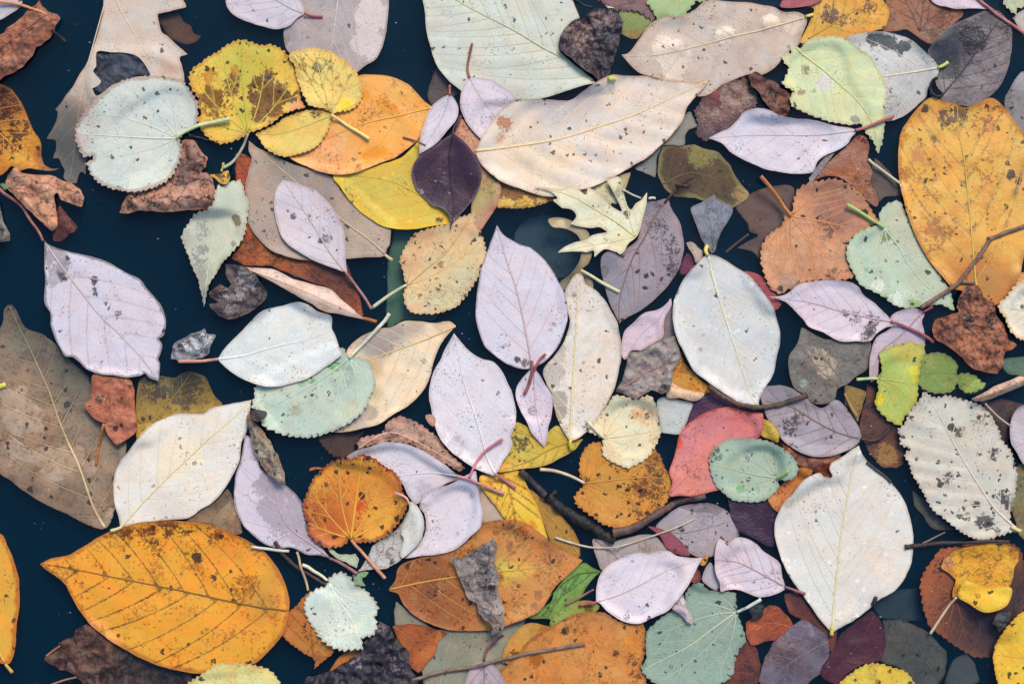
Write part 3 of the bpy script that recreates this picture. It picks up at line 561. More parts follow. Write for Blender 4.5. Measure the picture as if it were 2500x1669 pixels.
L('yellow leaf with brown blotches at the top right', 'D', '400,275 430,210 470,120 490,60 450,40 550,-40 700,-60 880,-40 940,20 965,90 940,180 900,190 860,205 740,235 690,255 560,260 430,280', '#dcab40', nm='leaf', o=2, rib='450,250 620,150 800,40 900,-30', n=5, vc='#c89a40', vhc='#6a4a2c', vs=.6, p=[(600, 100, 70, '#6e4632', 'h', .66), (700, 130, 60, '#7a4c30', 'h', .5), (850, 50, 70, '#7a4a30', 'h', .62), (460, 150, 45, '#c08a14', 'h', .6)], m=.4, mc='#c4862c', spots=[(.2, 4, '#55341f')])
L('crimson corner of a leaf at the top edge', 'D', '270,50 290,0 320,-40 520,-40 540,0 470,40 380,55 320,60', '#a04c5c', nm='leaf', o=3, m=.4)
L('brown leaf with dark radiating veins at the top right', 'D', '960,90 960,-60 1200,-80 1400,20 1440,90 1420,120 1350,180 1290,240 1230,280 1150,240 1080,190 1000,200 920,190', '#9c6c50', nm='leaf', o=1, d=-.5, vs_=['1160,200 1120,100 1050,-40', '1160,200 1180,80 1200,-60', '1160,200 1260,100 1400,30', '1160,200 1280,180 1400,110'], n2=2, vc='#5a4038', m=.6, mc='#6a4a40', vhc='#3c2c2c', vs=.7, p=[(1250, 220, 40, '#7c3414', 'h', .7)])
L('black and grey leaf with a hooked black stalk at the top right', 'D', '1460,120 1560,80 1650,70 1700,110 1745,180 1750,260 1740,360 1710,480 1660,570 1590,630 1500,680 1420,675 1350,660 1290,630 1310,600 1290,580 1270,550 1262,500 1290,440 1250,400 1215,330 1250,270 1330,190 1390,150', '#837a7e', nm='oval_leaf', o=3, rib='1290,628 1440,450 1560,280 1690,100', n=6, va=40, vc='#3a3438', rough=.3, p=[(1330, 330, 130, '#2c3844', 's', 1), (1400, 480, 60, '#2c3844', 's', .9), (1500, 250, 90, '#33353c', 'h', .8), (1420, 200, 80, '#2e3844', 's', .8), (1600, 130, 90, '#45454c', 's', .9), (1700, 200, 50, '#5c5658', 'h', .6)], b=[(1310, 400, 130, -1.6)], m=.4, mc='#5c5558', stalk='1310,600 1270,625 1235,605 1222,565 1235,522 1262,508', sc='#1c1a1e', sr=4.5, lift=3, vs=.8, vhc='#3a3438', crack=.3)
L('mauve corner of a leaf with a long pink stalk at the top right', 'D', '1225,-20 1260,30 1330,50 1400,65 1480,60 1590,62* 1560,20 1500,-60 1300,-80', '#cdc0ce', nm='leaf', o=3, rib='1500,-30 1400,10 1250,20', n=3, stalk='1490,-40 1560,25 1650,98 1750,165 1829,215 1920,280', sc='#c07c78', sc2='#a86064', sr=5)
L('pale green corner of a leaf at the top right corner', 'D', '1690,0 1710,50 1750,90 1780,100* 1775,60 1829,50 1900,20 1880,-80 1720,-80', '#b6c4a4', nm='leaf', o=3, ser=(5, 15), spots=[(.3, 3, '#4c5c4c')])
L('pale grey leaf slipping under water at the top right corner', 'D', '1760,120 1830,60 1950,150 1900,300 1830,240', '#bcb8b0', nm='sunken_leaf', o=1, d=-.8)
L('grey-white leaf with a dark green smear beside the light green leaf', 'D', '690,255 780,220 870,205 950,212 1040,230 1110,260 1170,310 1215,360 1275,430 1272,480 1220,560 1200,620 1140,680 1060,740 960,775 900,740 850,640 760,520 720,400', '#d3d3d0', nm='oval_leaf', o=3, rib='1275,437 1100,465 920,492 720,520', n=5, va=44, vc='#dcd8b8', vr=3.2, p=[(880, 235, 55, '#4c625e', 'h', 1), (970, 270, 60, '#52645f', 'h', 1), (1060, 305, 55, '#586a64', 'h', .95), (1150, 300, 60, '#aab4b2', 's', .9), (1100, 600, 160, '#adaeae', 's', .9), (1000, 700, 100, '#a4a6a6', 's', .9)], stalk='1272,437 1310,422 1340,400', sc='#c4cc68', sr=5, b=[(1170, 600, 120, -.9), (1200, 330, 60, -.9)], spots=[(.14, 4, '#5c5c60')], lift=1.0)
L('lilac leaf with a dusky pink stalk right of the large peach leaf', 'D', '-185,885* -120,850 -50,820 0,770 40,720 120,700 190,710 260,745 360,765 480,770 600,800 700,820 745,830 750,850 720,880 690,930 620,970 550,1000 500,1040 470,1100 400,1110 300,1105 200,1085 150,1070 80,1040 0,1000 -50,970 -100,920', '#dad4e0', nm='oval_leaf', o=5, rib='745,838 600,855 450,865 300,865 100,865 -170,884', n=6, va=40, vc='#d4c0c4', stalk='742,838 800,822 870,795 990,745', sc='#b06c68', sr=5, m=.15, spots=[(.06, 4, '#4c4850')], lift=1.5, cup=.9, p=[(560, 780, 100, '#c2bac6', 's', .6)])
L('light yellow-green toothed leaf with bites and a long tip', 'D', '325,270 345,300 400,310 430,270 530,245 640,240 700,270 760,310 830,360 880,420 920,500 945,590 935,700 935,760 930,830 925,870 915,930 890,985* 870,920 830,870 800,830 780,790 730,800 650,790 560,770 450,730 380,700 330,680 330,620 360,590 310,570 275,540 300,500 320,440 285,390 300,350 340,340', '#d4dfaf', nm='oval_leaf', o=4, ser=(5, 17), rib='328,272 390,330 470,390 560,460 650,540 740,620 820,720 870,830 893,975', n=7, va=44, vc='#cdd296', vr=3.2, p=[(550, 525, 50, '#d8d0cc', 'h', 1), (430, 440, 36, '#8a7c60', 'h', .7), (400, 590, 30, '#8f8266', 'h', .7), (745, 770, 34, '#8a8a80', 'h', .8), (900, 930, 60, '#a4b494', 's', .8)], b=[(890, 960, 60, -2)], m=.15, spots=[(.05, 6, '#5a5244'), (.06, 3, '#5a5a4a')], puff=.7, net=.2)
L('reddish brown leaf with wet orange patches below the lilac leaf', 'D', '780,860 820,880 840,940 830,1010 860,1100 850,1150 900,1280 880,1320 800,1260 720,1180 640,1130 540,1130 460,1170 480,1120 600,1020 690,940 740,890', '#9c6850', nm='leaf', o=1, d=.0, p=[(620, 1140, 50, '#b05c14', 'h', .7), (740, 1110, 60, '#a8622c', 'h', .7), (800, 880, 50, '#7c3c14', 'h', .6), (800, 1200, 70, '#b46a34', 's', .6)], rib='800,870 720,1000 860,1280', n=4, rough=.28, cr=.9)
L('small grey leaf strip under the lilac leaf by the brown round leaf', 'D', '620,980 570,1040 530,1090 470,1180 455,1140 480,1080 560,1000', '#989298', nm='leaf_scrap', o=2)
L('large orange-yellow leaf with dark dashed veins at the right', 'D', '1240,625 1300,645 1380,665 1450,690 1530,665 1600,630 1650,645 1700,690 1750,750 1800,820 1850,900 1900,1020 1920,1200 1890,1420 1850,1560 1820,1640 1800,1730 1770,1810 1700,1900 1640,1945 1560,1900 1450,1860 1360,1840 1340,1810 1260,1720 1190,1620 1130,1500 1090,1400 1060,1310 1035,1200 1025,1080 1025,950 1040,850 1080,780 1130,710 1190,650', '#e2b24c', nm='oval_leaf', o=3, rib='1570,1910 1525,1830 1508,1700 1490,1480 1465,1200 1440,1000 1410,850 1400,690', n=7, va=42, vc='#dcb858', vr=3.2, vhc='#4c4030', vs=.75, vw=3.4, puff=.5, m=.55, mc='#c8883c', p=[(1580, 780, 110, '#a8662c', 'h', .52), (1280, 1500, 150, '#b06c34', 'h', .5), (1600, 1040, 120, '#b4742c', 'h', .45), (1150, 1000, 80, '#c88a4c', 'h', .5), (1200, 1200, 150, '#b4783c', 'h', .42), (1050, 900, 50, '#cc7e08', 'h', .85), (1060, 1120, 50, '#c87c08', 'h', .8), (1550, 1780, 170, '#b87632', 's', .9), (1720, 1850, 120, '#b87a3c', 's', .9), (1400, 730, 110, '#7c6050', 'h', .55), (1350, 760, 90, '#66564e', 'h', .5), (1690, 690, 40, '#a85c20', 'h', .6)], spots=[(.18, 6, '#54463a'), (.10, 10, '#3c3a38'), (.2, 3, '#6a4c2c')], ec='#b06a24', ew=8, es=.6, spec=.45, rough=.42)
L('brown round leaf with orange veins and a raised orange stalk', 'H', '280,40 300,-20 350,-60 360,-130 380,-180 440,-220 540,-245 640,-250 720,-210 790,-150 830,-90 870,-20 900,10 850,40 780,90 720,130 690,190 700,260 720,320 740,370 690,385 600,390 520,385 440,400 380,430 330,450 270,480* 210,440 170,360 150,290 150,190 190,110 240,70', '#cf9a74', nm='round_leaf', o=2, ser=(6, 17), vs_=['340,-14 400,60 460,130 580,250 690,345', '340,-5 335,100 345,200 370,350', '460,130 475,240 510,380', '350,-16 480,5 600,28 720,60', '350,-30 420,-90 520,-180', '340,-20 290,40 220,140'], n2=3, vc='#d08c48', vr=3.0, m=.35, mc='#a8785f', p=[(560, -130, 170, '#a4705c', 's', .8), (640, -30, 140, '#9c6a58', 's', .8), (560, 60, 120, '#8c5c50', 'h', .42), (260, 200, 130, '#dca678', 's', .7), (300, 420, 80, '#b8a090', 's', .7), (620, 340, 80, '#5c4440', 'h', .5), (400, 400, 50, '#6c4c40', 'h', .5)], stalk='338,-16 300,-70 260,-128 200,-198 160,-240 135,-263', sc='#c8804c', sc2='#b86a34', sr=5.5, lift=7, cr=.9, crack=.25, spots=[(.18, 4, '#3c3434'), (.06, 7, '#2c2828')])
L('pale mint green leaf folded along its stalk below the orange-yellow leaf', 'H', '690,200 710,140 760,90 830,55 895,35 900,-30 940,-90 1030,-115 1060,-60 1100,20 1140,110 1190,210 1250,310 1320,400 1360,480 1380,585* 1300,545 1240,550 1160,560 1080,565 1000,550 930,500 860,460 790,420 740,350 700,270', '#bed0b8', nm='round_leaf', o=2, ser=(4, 18), rib='935,60 1030,180 1080,270 1180,400 1370,570', vs_=['930,60 905,200 920,380', '935,60 980,250 1020,420'], n2=2, n=5, vc='#c8d8bc', p=[(1130, 150, 160, '#c2c8ae', 's', 1), (1250, 380, 130, '#bec8ae', 's', 1), (1020, -50, 100, '#c2c8ae', 's', 1), (960, 100, 40, '#7c8a50', 'h', .8), (1010, 150, 26, '#7c8a50', 'h', .7), (880, 440, 60, '#dde4d2', 'h', .7), (1020, 510, 60, '#dde4d2', 'h', .7), (1120, 540, 50, '#8eaa6c', 'h', .6), (820, 300, 40, '#8cb08c', 'h', .5)], stalk='932,58 870,20 780,-38 690,-88', sc='#a8c874', sr=5, lift=2, spots=[(.16, 4.5, '#414a48'), (.12, 3, '#4c5450')], ec='#94a878', ew=5)
L('lilac leaf with black grime and a red stalk in the right middle', 'H', '190,498* 300,480 380,420 480,395 580,390 700,400 760,430 800,480 850,520 900,560 940,600 970,640 990,680 940,690 880,730 840,775 760,780 680,780 620,765 540,720 460,690 420,640 370,590 320,540 270,515', '#d9cdd9', nm='oval_leaf', o=5, rib='975,655 820,625 650,585 450,530 210,500', n=6, va=40, vc='#c8a4b0', p=[(850, 690, 60, '#2c2c30', 'h', .72), (770, 650, 70, '#5c585c', 'h', .52), (860, 630, 60, '#4c484c', 'h', .55), (700, 600, 50, '#6c666c', 'h', .45), (800, 745, 40, '#3c3a3e', 'h', .6)], stalk='970,652 1040,676 1120,710 1200,752 1245,785', sc='#a05a64', sc2='#8a444c', sr=5, lift=1.2, m=.15, spots=[(.06, 3, '#4c484e')])
L('mauve leaf with a short red stalk under the grimy lilac leaf', 'H', '970,640 1000,595 1060,575 1130,570 1190,600 1175,650 1190,720 1190,800 1120,800 1040,810 980,840 920,880 900,930 890,1000 850,1040* 835,990 840,900 860,800 900,740 980,690', '#cbbecd', nm='leaf', o=3, rib='1182,590 1110,670 1020,760 900,860 850,1020', n=5, va=44, vc='#b8929c', stalk='1180,592 1210,576 1240,560', sc='#8a4450', sr=4, p=[(1040, 800, 90, '#b4aab8', 's', .8), (890, 960, 60, '#a8a2a8', 's', .9)])
L('grey-brown leaf with a tan worn patch below the grimy lilac leaf', 'H', '410,690* 450,710 540,760 640,770 720,790 840,780 845,870 830,950 760,1000 700,1050 640,1080 620,1150 560,1175 480,1170 430,1120 360,1070 325,960 330,870 380,790', '#7e7b76', nm='round_leaf', o=1, d=.0, vs_=['685,1110 660,1030 640,900 618,780', '685,1110 620,1040 540,980 460,890 400,830', '640,1070 520,1010 350,900', '640,1000 560,900 480,840'], n2=2, vc='#8c6c50', stalk='685,1110 705,1160 730,1210 760,1260', sc='#9a7c58', sr=4.5, m=.5, mc='#5c5a58', p=[(540, 900, 85, '#b2a48e', 'h', .85), (620, 900, 50, '#a09078', 'h', .6), (430, 860, 70, '#8a8884', 's'), (420, 1040, 30, '#84a488', 'h', .6)], crack=.35, cr=.9, spots=[(.25, 3.5, '#34332f')])
L('grey lilac leaf with a dark curved stalk under the long twig', 'H', '140,1075 250,1060 330,1070 380,1100 430,1130 470,1170 540,1200 620,1150 680,1190 740,1270 780,1340 785,1400 740,1450 650,1490 560,1510 480,1510 390,1480 300,1420 250,1350 190,1270 160,1180', '#a9a0a9', nm='oval_leaf', o=2, rib='785,1400 640,1360 500,1290 350,1200 180,1160', n=6, va=44, vc='#846c60', stalk='780,1400 850,1412 905,1400 940,1370 968,1338', sc='#3a3234', sr=4, m=.5, mc='#8a828c', p=[(330, 1330, 60, '#5c585c', 'h', .6), (390, 1260, 50, '#605c60', 'h', .55), (250, 1100, 100, '#848088', 's', .7)], vs=.5, vhc='#6c605c', spots=[(.22, 3.4, '#4c4a4e')])
L('bright yellow-green scalloped leaf with pale stalk', 'H', '880,1015 915,970 910,920 900,870 920,840 990,810 1000,790* 1040,800 1100,780 1150,800 1190,795* 1190,860 1165,920 1160,980 1150,1060 1150,1130 1130,1190 1090,1240 1060,1260 1045,1320* 1000,1300 960,1280* 920,1240 890,1210 875,1160 895,1090 890,1050', '#b8c25c', nm='leaf', o=4, ser=(5, 18), rib='882,1015 1000,1030 1140,1060', vs_=['885,1010 960,930 1080,810', '885,1020 960,1090 1040,1290', '885,1018 1020,1070 1100,1200', '885,1012 1010,960 1160,900'], n=2, n2=2, va=38, vc='#a8c060', p=[(1060, 860, 100, '#c6ba5c', 's', .9), (950, 960, 80, '#98b860', 's', .8), (1130, 990, 60, '#d8cc20', 'h', .75), (895, 1150, 36, '#e0cc28', 'h', .8), (910, 910, 30, '#d0a820', 'h', .6), (1090, 860, 36, '#a09c14', 'h', .6), (1050, 1200, 80, '#b4c464', 's')], stalk='884,1015 850,1014 760,1022', sc='#c8d494', sr=4.5, spots=[(.18, 3.4, '#4c4c34')], b=[(1030, 1030, 90, 1.0)])
L('dull green two-lobed leaf just under water beside the yellow-green leaf', 'H', '1150,890 1230,855 1300,850 1360,875 1410,930 1400,990 1440,980 1500,990 1560,1030 1590,1055 1540,1090 1470,1110 1420,1080 1400,1040 1380,1090 1300,1110 1220,1100 1165,1060 1140,980', '#98b45c', nm='lobed_leaf', o=1, d=-1.0, ser=(5, 16), rib='1150,990 1260,980 1400,980', n=3, vk='palm', vc='#8ca84c', m=.4, p=[(1200, 880, 80, '#b8b868', 's', .7)])
L('dark orange-brown crumpled leaf at the right under the twig end', 'H', '1390,560 1400,500 1440,440 1520,420 1560,500 1620,540 1640,600 1690,680 1720,760 1775,800 1700,850 1690,920 1650,985* 1580,970 1500,950 1440,900 1390,850 1320,800 1260,770 1240,700 1260,640 1330,610 1400,590', '#bc7a58', nm='curled_leaf', o=4, cr=1.9, crs=34, rag=2.5, m=.7, mc='#74463a', crack=.9, crackc='#201a1c', p=[(1320, 720, 80, '#6c4a42', 's', .8), (1450, 660, 60, '#2c2426', 'h', .5), (1620, 640, 60, '#302a30', 'h', .6), (1560, 880, 80, '#c07c58', 's', .8), (1500, 470, 70, '#94604c', 's', .9)], b=[(1740, 800, 60, -1.5), (1270, 720, 60, -1.2)], vs_=['1395,580 1450,680 1560,800 1650,960', '1395,580 1500,600 1620,620'], n2=3, vc='#5c3a30')
L('cream white toothed leaf cut by the right edge', 'H', '1829,390 1760,420 1710,480 1650,540 1640,570 1690,640 1720,710 1780,755 1829,775 1950,780 2050,600 1950,420', '#e2decb', nm='round_leaf', o=5, ser=(6, 15), rib='2030,600 1880,590 1660,560', n=5, vc='#d0c4a0', m=.25, ec='#c09458', ew=7, p=[(1815, 555, 18, '#5c6c4c', 'h', .8)])
L('orange-tan sliver of leaf above the cream leaf at the right edge', 'H', '1760,420 1790,345 1900,330 1920,400 1829,420', '#d8a858', nm='leaf_scrap', o=2)
L('rolled pinkish tan leaf at the right edge', 'H', '1470,1140 1520,1110 1600,1070 1700,1030 1780,1005 1829,1010 1845,1030 1790,1070 1700,1100 1600,1140 1540,1160 1490,1155', '#dcbca4', nm='curled_leaf', o=5, rg=[(1490, 1140, 1820, 1025, 34, 5.5)], m=.4, mc='#b89078', p=[(1800, 1020, 40, '#b8682c', 'h', .6)], cr=.9, rib='1480,1145 1600,1105 1830,1022', n=0, vc='#b4825c')
L('pale cream spotted toothed leaf with branching ribs at the lower right', 'L', '1180,-300* 1250,-260 1340,-270 1430,-250 1490,-230 1560,-200 1610,-150 1650,-80 1690,20 1740,80 1760,150 1780,230 1770,320 1760,400 1740,470 1740,530 1790,590* 1720,600 1640,630 1560,645 1480,625 1400,580 1310,510 1230,440 1190,360 1150,290 1110,220 1085,150 1060,100 1100,60 1040,40 1030,-20 1010,-60* 1060,-90 1080,-150 1130,-220', '#d0cec0', nm='oval_leaf', o=4, ser=(6, 13), rib='1790,588 1650,460 1550,320 1450,160 1360,0 1290,-140 1200,-280', n=10, va=50, vb=.0012, vc='#e2d2c0', vr=3.6, puff=1.1, m=.3, mc='#b8b4a8', p=[(1630, 90, 60, '#55504e', 'h', .62), (1700, 380, 70, '#4e4a4a', 'h', .6), (1760, 440, 50, '#3c3a3a', 'h', .7), (1350, 240, 40, '#6c605c', 'h', .6), (1600, 210, 60, '#6c6260', 'h', .5), (1450, 490, 50, '#4c4a4c', 'h', .6), (1570, 535, 60, '#444448', 'h', .7), (1680, 600, 60, '#55555a', 'h', .6), (1420, -30, 50, '#7c6c64', 'h', .5), (1540, -130, 60, '#8c8078', 'h', .5), (1200, -240, 60, '#a08478', 'h', .5)], stalk='1735,560 1765,578 1800,590', sc='#d4c48c', sr=6, spots=[(.5, 4, '#4c4442'), (.2, 7, '#4c4648')], cr=.9)
L('grey lilac leaf cut by the right edge above the pale spotted leaf tip', 'H', '1829,1180 1780,1200 1740,1270 1730,1340 1735,1420 1770,1480 1800,1540 1829,1570 1950,1600 2000,1350 1930,1200', '#c0b6c0', nm='oval_leaf', o=5, rib='1990,1350 1880,1400 1770,1450', n=4, vc='#a898a4')
# --- middle: peach leaf and its neighbours
L('pinkish and olive leaf beneath the dark purple leaf', 'B', '1370,760 1450,850 1500,900 1520,980 1540,1080 1570,1130 1620,1170 1628,1220 1600,1320 1560,1380 1520,1440 1480,1480 1440,1420 1440,1300 1450,1150 1400,950 1320,850', '#cf9480', nm='oval_leaf', o=2, p=[(1520, 1200, 80, '#a8a468', 's', .9), (1460, 1300, 90, '#a8a468', 's', .9), (1400, 850, 80, '#d8a888', 's'), (1440, 920, 30, '#b8b020', 'h', .6), (1580, 1350, 60, '#b8725c', 's', .8)], rib='1480,1470 1530,1250 1470,950 1380,780', n=4, vc='#c8a080')
L('brown leaf with a yellow lower rim under the large peach leaf', 'C', '40,1150 200,1200 400,1250 330,1300 200,1330 60,1325 15,1315', '#8e6436', nm='leaf', o=1, d=-.2, p=[(110, 1290, 60, '#dcb84c', 'h', .9), (220, 1295, 60, '#dcb84c', 'h', .9), (320, 1275, 40, '#d0a848', 'h', .8)], m=.5, mc='#4a3420', ser=(3, 14))
L('small lilac leaf with a curved red-brown stalk under the peach leaf', 'B', '1430,500 1500,505 1570,515 1640,560 1700,610 1720,650 1690,720 1620,800 1560,860 1510,900* 1450,840 1400,770 1370,690 1375,600 1400,540', '#dcd3df', nm='oval_leaf', o=4, rib='1428,502 1480,600 1545,690 1600,760', n=4, vc='#c8b4bc', stalk='1430,502 1416,450 1420,400 1432,345 1445,285', sc='#84505a', sc2='#a0685c', sr=3.6, m=.12, lift=1.5, spots=[(.03, 3, '#4c4850')])
L('large peach leaf with a cream rib in the upper middle', 'C', '-103,965* -60,880 0,790 60,710 150,655 280,640 400,645 500,640 580,590 660,540 760,490 850,490 960,490 1060,510 1180,525 1290,530 1390,510* 1360,550 1310,610 1250,680 1210,780 1150,860 1090,920 1000,1000 900,1060 780,1130 650,1190 550,1215 460,1230 390,1255 290,1245 200,1210 100,1180 40,1150 -30,1090 -80,1030', '#e9dacb', nm='oval_leaf', o=5, rib='-103,968 150,935 350,905 520,865 700,805 900,740 1100,650 1385,515', n=8, va=40, vb=.003, vc='#e6cf9e', vr=3.8, puff=.9, m=.28, mc='#d2c0b4', p=[(90, 790, 60, '#c88a62', 'h', .78), (60, 880, 50, '#cc9670', 'h', .6), (450, 650, 130, '#b4adac', 's', .9), (600, 630, 110, '#b8b0ae', 's', .8), (350, 720, 130, '#ccc2c0', 's', .8), (300, 1050, 220, '#efdcb8', 's', .7), (1330, 530, 60, '#d8a888', 's', .8)], b=[(470, 640, 100, -.8)], spots=[(.18, 3.4, '#8c7c80'), (.06, 5, '#6c6468')], ec='#b89478', ew=4)
L('small pale lilac leaf left of the dark purple leaf', 'B', '1305,615 1340,650 1358,710 1340,780 1290,840 1240,900 1180,950 1110,990* 1115,880 1140,800 1160,730 1200,670 1260,625', '#d6cdd6', nm='oval_leaf', o=6, rib='1305,618 1262,740 1180,890 1115,982', n=5, va=36, vc='#c8bcc8', stalk='1305,618 1302,590 1303,550', sc='#a8605c', sr=3.4, m=.15, spots=[(.05, 3, '#5c5860')], lift=1.5)
L('dark purple leaf with a long tip in the upper middle', 'B', '1320,850* 1370,890 1430,950 1470,1010 1500,1080 1505,1150 1480,1220 1440,1290 1400,1340 1350,1390 1310,1440 1305,1480* 1300,1380 1250,1330 1190,1310 1130,1250 1085,1200 1065,1130 1065,1070 1100,1010 1150,970 1210,930', '#432b40', nm='oval_leaf', o=5, rib='1328,845 1300,1000 1310,1200 1330,1340 1306,1470', n=5, va=34, vc='#2c1c2e', vr=2.8, stalk='1330,850 1350,800 1376,745', sc='#4a3444', sr=4, m=.35, mc='#341f34', rough=.42, puff=.8, spots=[(.10, 2.6, '#9c7c8c')], ec='#7c6474', ew=5, es=.4, vs=.5, vhc='#28182a', p=[(1120, 1220, 30, '#9c8c98', 'h', .5)])
L('cream yellow lobed leaf with pointed teeth in the upper middle', 'C', '280,1195* 350,1200 450,1210 500,1190* 560,1215 600,1245 610,1195* 690,1240 740,1290 770,1320 830,1350 800,1280 760,1200 730,1155* 800,1130 830,1160 840,1220 860,1300 890,1340 920,1300 950,1280 990,1230* 985,1300 975,1340 960,1400 950,1450 935,1490 920,1515 870,1555 850,1600 820,1625 800,1610* 730,1590 690,1610 655,1640* 650,1600 600,1610 570,1605 420,1612* 460,1580 540,1545 590,1530 650,1500 740,1480* 690,1450 620,1455 550,1445 500,1430* 540,1380 510,1340 450,1330* 390,1280 420,1270 380,1230', '#e9e6c6', nm='lobed_leaf', o=5, rib='915,1510 800,1420 650,1330 500,1250 300,1198', n=4, vs_=['915,1510 760,1545 600,1570 440,1610', '915,1510 880,1400 850,1280 790,1150', '915,1510 950,1400 988,1240'], n2=3, vc='#e0d69a', vr=2.6, p=[(820, 1230, 60, '#aa9a78', 'h', .6), (860, 1370, 26, '#7c6050', 'h', .7), (850, 1550, 60, '#d8cc88', 's', .6)], m=.15, cr=.9, cup=.9, spots=[(.04, 3, '#6c6450')])
# --- yellow cluster at upper left
L('beige leaf with dark dots and a cream rib under the yellow leaves', 'B', '20,900* 70,940 140,970 260,1030 400,1080 530,1120 620,1180 720,1280 820,1380 900,1445 928,1465* 920,1560 905,1588 880,1633 760,1643 640,1653 500,1663 400,1663 270,1638 150,1588 80,1518 20,1428 15,1300 0,1200 20,1100 40,1010 20,960', '#b6a293', nm='oval_leaf', o=2, rib='925,1655 800,1540 620,1408 400,1230 200,1060 30,910', n=7, va=44, vc='#c4b090', vr=3, m=.4, mc='#9c8a80', p=[(250, 1060, 150, '#8f887c', 's', .9), (500, 1180, 130, '#98908a', 's', .8), (750, 1540, 150, '#c4b29c', 's', .8)], spots=[(.3, 4, '#5c565a'), (.10, 9, '#6c666c')], stalk='890,1625 912,1645 936,1660', sc='#c8bc8c', sr=5, b=[(200, 1010, 120, -.9)])
L('orange-brown leaf under the beige leaf with its pale underside curled over', 'F', '-65,-410 -20,-415 40,-380 150,-200 400,0 600,200 690,400 760,632* 650,560 540,440 330,370 160,300 0,290 -88,250 -40,180 -10,100 -15,0 -30,-120 -60,-250', '#b05a22', nm='curled_leaf', o=1, d=-.5, b=[(640, 420, 180, -2.5)], p=[(500, 370, 170, '#8a5440', 's', .9), (120, 240, 100, '#b8682c', 's'), (-40, -330, 80, '#b8481c', 's', .9), (90, 292, 40, '#c86a08', 'h', .6)], m=.5, mc='#84441e', rib='760,632 400,320 100,0 -40,-380', n=6, vc='#9c5424',
  fl=[dict(outline='-10,308 60,313 180,322 300,378 420,413 540,447 600,500 680,570 765,638* 700,628 600,605 500,585 380,515 250,445 130,375 60,345', c='#e2cabc', part_label='pale pinkish underside curled over along the rim', rg=[(40, 325, 740, 620, 40, 2.0)], m=.4, mc='#c8a48e', crack=.35, crackc='#b08468', cr=.8, d=.8, rib='0,315 330,440 760,636', n=0, vc='#d8b49c')], stalk='755,632 790,640 835,656', sc='#b4702c', sr=5)
L('small yellow and black blotched scrap beneath the grey stalk', 'A', '1360,1125 1430,1110 1470,1095 1485,1150 1460,1185 1420,1180 1390,1150', '#d8ac34', nm='leaf_scrap', o=4, spots=[(.4, 6, '#4c3014')], p=[(1440, 1150, 30, '#6c441c', 'h', .5)], stalk='1430,1105 1432,1075 1424,1038', sc='#b0ac5c', sr=4)
L('pale grey-green toothed leaf hanging left of the beige leaf', 'A', '1410,1185 1540,1150* 1575,1250 1592,1300 1580,1400 1560,1510 1500,1600 1430,1680 1370,1770 1340,1830 1322,1890 1305,1958* 1290,1890 1270,1800 1230,1710 1190,1600 1160,1520 1170,1480 1240,1380 1330,1345 1380,1300', '#c8cfba', nm='oval_leaf', o=3, ser=(5, 15), rib='1415,1190 1380,1380 1345,1568 1330,1700 1306,1950', n=6, va=38, vc='#d4d8bc', p=[(1290, 1460, 60, '#9a9c98', 'h', .6), (1260, 1620, 80, '#8c908e', 'h', .62), (1280, 1760, 70, '#8a8c88', 's', .8), (1505, 1405, 36, '#8a7460', 'h', .85), (1310, 1890, 60, '#7c7c7c', 's', .8), (1200, 1520, 50, '#aab0a8', 's', .8), (1490, 1560, 26, '#8a8478', 'h', .6)], m=.25, spots=[(.08, 4, '#5c5c58')])
L('pale lilac oval leaf with a long pinkish stalk on the beige leaf', 'B', '240,1150* 300,1165 380,1190 440,1210 500,1260 560,1330 610,1420 635,1500 638,1600 640,1680 650,1740* 600,1725 520,1695 420,1655 330,1600 270,1555 220,1480 190,1380 185,1300 200,1200', '#d3c9d1', nm='oval_leaf', o=4, rib='642,1738 560,1638 500,1548 430,1430 330,1280 245,1160', n=6, va=36, vc='#cdbcb4', vr=2.8, p=[(312, 1385, 24, '#7c6c70', 'h', .8), (520, 1520, 36, '#7c7478', 'h', .6), (430, 1200, 40, '#8a9090', 'h', .5), (520, 1340, 36, '#8a8488', 'h', .5), (485, 1535, 26, '#4c4848', 'h', .6)], stalk='642,1738 680,1790 715,1838 770,1915 803,1973', sc='#a87a7c', sc2='#8a5c60', sr=4.2, m=.15, spots=[(.10, 4, '#5c565c')], lift=.6)
L('golden yellow leaf under the orange leaf, its lower half showing', 'B', '1120,850 1100,900 1000,1000 870,1050 700,1100 565,1120 600,1190 650,1260 720,1340 800,1400 880,1445 980,1465 1080,1460 1200,1440 1300,1420 1330,1350 1310,1100 1250,900', '#dfbe40', nm='oval_leaf', o=3, p=[(800, 1200, 200, '#c8b850', 's', .7), (1040, 1000, 100, '#c8b848', 's', .7), (1240, 1405, 30, '#5c4a30', 'h', .8), (660, 1250, 30, '#9c7c28', 'h', .5)], m=.35, mc='#c2b04c', spots=[(.35, 5, '#e8c63c'), (.05, 4, '#6c5c34')], rib='1290,1380 1100,1240 900,1150 650,1120', n=6, vc='#d0b648', ec='#ecc81c', ew=8, es=.6, vs=.2)
